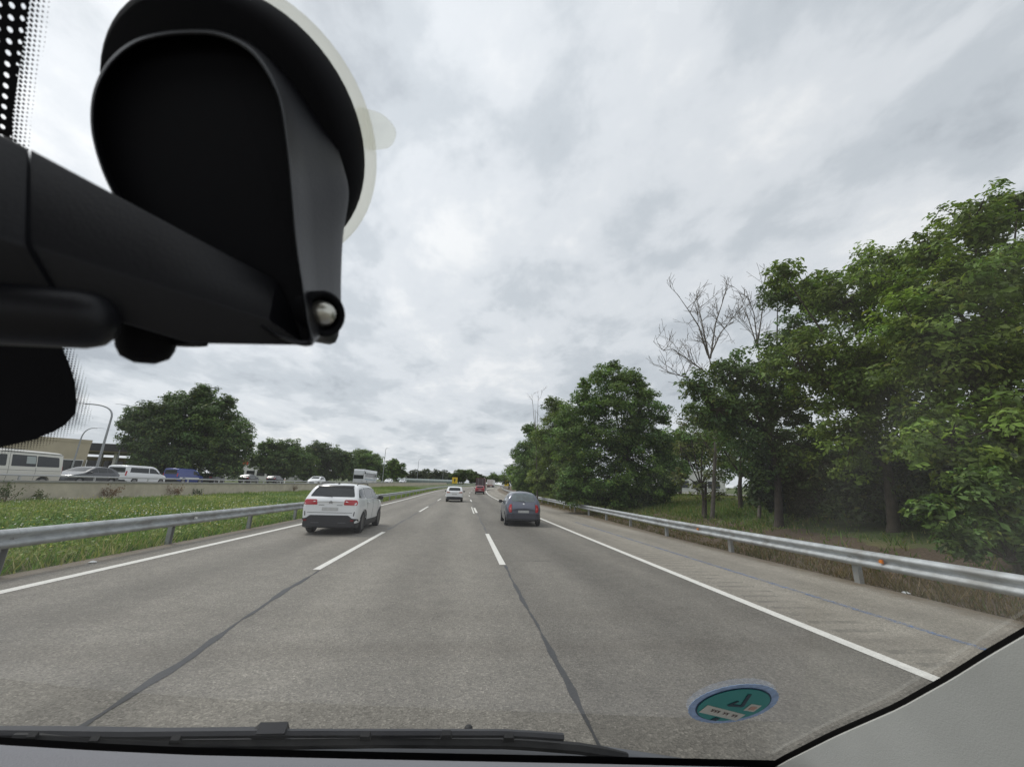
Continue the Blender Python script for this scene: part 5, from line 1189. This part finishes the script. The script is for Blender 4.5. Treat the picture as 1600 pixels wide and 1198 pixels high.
# ------------------------------------------------------------------ sticker on the windscreen (printed to be read from outside)
sc_ = on_glass(1145, 1100, 0.002); sn = gnormal(sc_); sx_ = Vector((1, 0, 0)); sx_ = (sx_-sn*sx_.dot(sn)).normalized(); sy_ = sn.cross(sx_)
if sy_.z < 0: sy_ = -sy_
sticker = thing('windscreen_sticker', 'round teal emission sticker with pale blue rim low on the windscreen', 'sticker', sc_)
def flat(name, pts, m, off, parent=sticker):
    b = [sx_*p[0] + sy_*p[1] - sn*off for p in pts]; t_ = [q - sn*0.0002 for q in b]; return MB().loft([b, t_]).build(name, m, parent)
def circ(r, n=60, saw=0.0): return [(math.cos(2*math.pi*i/n)*(r+(saw if i % 2 else 0)), math.sin(2*math.pi*i/n)*(r+(saw if i % 2 else 0))) for i in range(n)]
SR = 0.0385
flat('rim', circ(SR, 72, 0.0006), mat('sticker_rim', (0.33, 0.45, 0.66), 0.5, var=0.25, vscale=180), 0.0)
flat('ring', circ(SR*0.845), mat('sticker_ring', (0.008, 0.045, 0.09), 0.5), 0.0004)
flat('disc', circ(SR*0.81), mat('sticker_teal', (0.030, 0.27, 0.24), 0.5), 0.0008)
SD = mat('sticker_dark', (0.008, 0.035, 0.05), 0.5); SW = mat('sticker_label', (0.62, 0.60, 0.52), 0.6)
def stz(u, v): # picture fractions of the sticker: u right, v down
    return ((u-0.5)*2*SR, (0.5-v)*2*SR)
flat('numeral', [stz(*p) for p in [(0.545, 0.20), (0.59, 0.20), (0.625, 0.50), (0.60, 0.525), (0.43, 0.50), (0.415, 0.47), (0.49, 0.36), (0.52, 0.38), (0.475, 0.455), (0.575, 0.47)]], SD, 0.0012)
lab_ = flat('label_strip', [stz(*p) for p in [(0.185, 0.48), (0.735, 0.72), (0.69, 0.885), (0.145, 0.66)]], SW, 0.0012)
INK = mat('label_ink', (0.10, 0.06, 0.05), 0.6)
rn = random.Random(5)
for k in range(9):
    if k in (3, 6): continue
    u = 0.27+k*0.043; v = 0.57+k*0.043*0.43
    flat('ink_mark', [stz(u, v), stz(u+0.008, v), stz(u+0.028, v+0.05), stz(u+0.02, v+0.052)], INK, 0.0016)
    flat('ink_mark', [stz(u+0.022, v+0.004), stz(u+0.03, v+0.004), stz(u+0.008, v+0.055), stz(u, v+0.05)], INK, 0.0018)
flat('date_label', [stz(*p) for p in [(0.69, 0.44), (0.83, 0.48), (0.80, 0.64), (0.66, 0.60)]], SW, 0.0012)
flat('date_mark', [stz(*p) for p in [(0.715, 0.49), (0.79, 0.51), (0.775, 0.59), (0.70, 0.57)]], mat('label_pink', (0.55, 0.33, 0.25), 0.6), 0.0016)
flat('lower_mark', [stz(*p) for p in [(0.40, 0.80), (0.47, 0.83), (0.44, 0.90), (0.36, 0.87)]], SD, 0.0012)

# ------------------------------------------------------------------ suction phone mount
BP = mat('mount_black', (0.0065, 0.0067, 0.009), 0.42, spec=0.3, bump=0.05, bscale=1500); BPM = mat('mount_black_matt', (0.004, 0.004, 0.0055), 0.7, spec=0.12)
def clear_rubber(name, fac):
    m = bpy.data.materials.new(name); m.use_nodes = True; t = m.node_tree; b = t.nodes['Principled BSDF']; out = t.nodes['Material Output']
    b.inputs['Base Color'].default_value = (0.7, 0.7, 0.66, 1); b.inputs['Roughness'].default_value = 0.3
    tl = N(t, 'ShaderNodeBsdfTranslucent'); tl.inputs[0].default_value = (0.93, 0.93, 0.88, 1); tr = N(t, 'ShaderNodeBsdfTransparent'); tr.inputs[0].default_value = (0.95, 0.95, 0.92, 1)
    m1 = N(t, 'ShaderNodeMixShader', i_Fac=0.65); L(t, b.outputs[0], m1.inputs[1]); L(t, tl.outputs[0], m1.inputs[2])
    m2 = N(t, 'ShaderNodeMixShader', i_Fac=fac); L(t, m1.outputs[0], m2.inputs[1]); L(t, tr.outputs[0], m2.inputs[2]); L(t, m2.outputs[0], out.inputs[0]); return m
PVC = clear_rubber('clear_rubber', 0.5); PVC2 = clear_rubber('clear_rubber_thin', 0.8)
cc = on_glass(396, 218, 0.001); cn = gnormal(cc); ca_ = (Vector((1, 0, 0))-cn*cn.x).normalized(); cb_ = cn.cross(ca_)
if cb_.z < 0: cb_ = -cb_
MS = (cc-CAM).dot(Fv)/0.150       # the mount's size follows how close the glass is
def nr(px, py, dep): return near(px, py, dep*MS)
mount = thing('phone_mount', 'black suction phone mount with jointed arm on the windscreen at upper left', 'phone mount', cc)
def disc_rings(prof, n=64): return [[ca_*math.cos(2*math.pi*i/n)*r + cb_*math.sin(2*math.pi*i/n)*r - cn*h_*MS for i in range(n)] for h_, r in prof]
R0 = 0.0455*MS
MB().loft(disc_rings([(0.0, R0*0.96), (0.0005, R0), (0.002, R0*0.985), (0.004, R0*0.93), (0.005, R0*0.86), (0.005, R0*0.4)])).build('suction_cup', PVC, mount, 50)
def mp_(px, py, dep): return nr(px, py, dep)-cc
tb = [on_glass(*p, 0.0015)-cc for p in rounded([(555, 165), (600, 178), (622, 205), (612, 232), (570, 236)], 14)]
MB().loft([tb, [q-cn*0.0014 for q in tb]]).build('pull_tab', PVC2, mount, 50)
MB().loft(disc_rings([(0.0045, R0*0.925), (0.009, R0*0.915), (0.014, R0*0.87), (0.018, R0*0.8), (0.019, R0*0.3)])).build('cup_cover', BPM, mount, 50)
# hood-shaped bracket: an outline near us lofted to a larger one at the cup
front = [(300, 46), (345, 50), (390, 72), (420, 108), (440, 155), (451, 220), (459, 300), (466, 380), (476, 450), (484, 505), (488, 540), (440, 530), (360, 480), (270, 415), (205, 350), (170, 292), (150, 240), (141, 190), (146, 140), (168, 96), (205, 64), (250, 50)]
back = [(330, 42), (372, 42), (420, 62), (462, 100), (497, 152), (520, 210), (537, 262), (545, 305), (536, 370), (533, 440), (532, 500), (520, 538), (470, 520), (400, 470), (330, 410), (280, 350), (250, 300), (232, 245), (225, 190), (232, 140), (255, 90), (290, 56)]
def closed_spline(pts, n=6):
    k = len(pts); out = []
    for i in range(k):
        p0, p1, p2, p3 = [Vector(pts[(i+j-1) % k]) for j in range(4)]
        for j in range(n):
            t = j/n; out.append((0.5*(2*p1 + (p2-p0)*t + (2*p0-5*p1+4*p2-p3)*t*t + (3*p1-p0-3*p2+p3)*t**3))[:])
    return out
f2, b2 = closed_spline(front), closed_spline(back)
fr_ = resample(f2+[f2[0]], 133)[:-1]; bk_ = resample(b2+[b2[0]], 133)[:-1]
cf = Vector((320, 290)); 
def dfront(p): return 0.098+0.018*(1-(p[1])/540)
def inset(pts, s_): return [(cf.x+(p[0]-cf.x)*s_, cf.y+(p[1]-cf.y)*s_) for p in pts]
rings = [[mp_(*p, dfront(p)+0.012) for p in inset(fr_, 0.955)], [mp_(*p, dfront(p)+0.0005) for p in inset(fr_, 0.965)], [mp_(*p, dfront(p)) for p in inset(fr_, 0.98)], [mp_(*p, dfront(p)+0.0006) for p in inset(fr_, 0.995)], [mp_(*p, dfront(p)+0.002) for p in fr_]]
mixp = lambda t: [((a[0]*(1-t)+b[0]*t), (a[1]*(1-t)+b[1]*t)) for a, b in zip(fr_, bk_)]
for t in (0.35, 0.7, 0.92): rings.append([mp_(*p, dfront(p)+0.002+0.027*t) for p in mixp(t)])
rings.append([mp_(*p, dfront(p)+0.030) for p in bk_])
MB().loft(rings, cap=True).build('bracket', BP, mount, 35)
plate = [mp_(*p, dfront(p)+0.006) for p in inset(fr_, 0.962)]
MB().loft([plate, [q+Fv*0.004*MS for q in plate]]).build('bracket_plate', BPM, mount)
# pivot screw in a dark recess at the bracket's foot
pvc_ = nr(505, 490, 0.108)-cc; ax = (nr(505, 490, 0.108)-nr(548, 505, 0.125)).normalized()
vd = (-ray(505, 490)).normalized(); pn = (vd*0.75 + Rv*0.66).normalized()
pa = pn.orthogonal().normalized(); pb = pn.cross(pa)
def pr_(prof, n=20): return [[pvc_ + (pa*math.cos(2*math.pi*i/n)+pb*math.sin(2*math.pi*i/n))*r*MS + pn*h_*MS for i in range(n)] for h_, r in prof]
MB().loft(pr_([(-0.006, 0.0062), (0.0006, 0.0062), (0.0012, 0.0055), (0.0006, 0.0046), (-0.002, 0.0044)])).build('screw_recess', BPM, mount, 40)
MB().loft(pr_([(-0.002, 0.0036), (0.0005, 0.0034), (0.0022, 0.0024), (0.0028, 0.0004)])).build('screw', mat('screw_steel', (0.55, 0.54, 0.48), 0.3, 0.9), mount, 60)
# arm: a bevelled beam from the pivot towards us and out of the picture at the left
ar = MB(); secs = []
for t, (T, Mi, Lo, d) in zip((0, 0.5, 1.0), (((432, 436), (420, 500), (482, 541), 0.100), ((240, 333), (230, 440), (300, 540), 0.088), ((48, 229), (42, 380), (100, 480), 0.078))):
    pT = nr(*T, d+0.006); pM = nr(*Mi, d); pL = nr(*Lo, d+0.005); pB = nr(T[0]*0.5+Lo[0]*0.5+8, T[1]*0.45+Lo[1]*0.55, d+0.017)
    ring = [pT, pM, pL, pB]; r_ = []
    for i in range(4):
        p, a, b = ring[i], ring[i-1], ring[(i+1) % 4]
        r_ += [p.lerp(a, 0.06)-cc, p.lerp((a+b)/2, 0.035)-cc, p.lerp(b, 0.06)-cc]
    secs.append(r_)
ar.loft(secs); ar.build('arm', BP, mount, 35)
kn = MB(); secs = []
for T, Mi, Lo, d in (((43, 226), (38, 382), (96, 480), 0.0768), ((15, 210), (8, 372), (60, 470), 0.075), ((-120, 150), (-120, 330), (-80, 460), 0.068)):
    pT = nr(*T, d+0.0066); pM = nr(*Mi, d); pL = nr(*Lo, d+0.005); pB = nr(T[0]*0.5+Lo[0]*0.5, T[1]*0.45+Lo[1]*0.55, d+0.016)
    ring = [pT, pM, pL, pB]; r_ = []
    for i in range(4):
        p, a, b = ring[i], ring[i-1], ring[(i+1) % 4]
        r_ += [p.lerp(a, 0.08)-cc, p.lerp((a+b)/2, 0.045)-cc, p.lerp(b, 0.08)-cc]
    secs.append(r_)
kn.loft(secs); kn.build('arm_collar', BP, mount, 35)
cl = MB(); A = nr(-120, 480, 0.074)-cc; B = nr(135, 500, 0.083)-cc; dd = (B-A).normalized()*MS; 
cl.tube([A, A.lerp(B, 0.5), B, B+dd*0.0025, B+dd*0.0042, B+dd*0.005], [v*MS for v in [0.0062, 0.0062, 0.0060, 0.0053, 0.0036, 0.001]], 20); cl.build('clamp_barrel', BP, mount, 50)
kb = MB(); A = nr(232, 500, 0.099)-cc; B = nr(228, 545, 0.099)-cc; dd = (B-A).normalized()*MS
kb.tube([A, B, B+dd*0.0022, B+dd*0.0036], [v*MS for v in [0.0066, 0.0056, 0.0046, 0.002]], 18); kb.build('locking_knob', BPM, mount, 50)
k2 = MB(); A = nr(295, 520, 0.103)-cc; B = nr(296, 540, 0.103)-cc
k2.tube([A, B], [v*MS for v in [0.0045, 0.0038]], 14); k2.build('arm_foot', BPM, mount, 50)
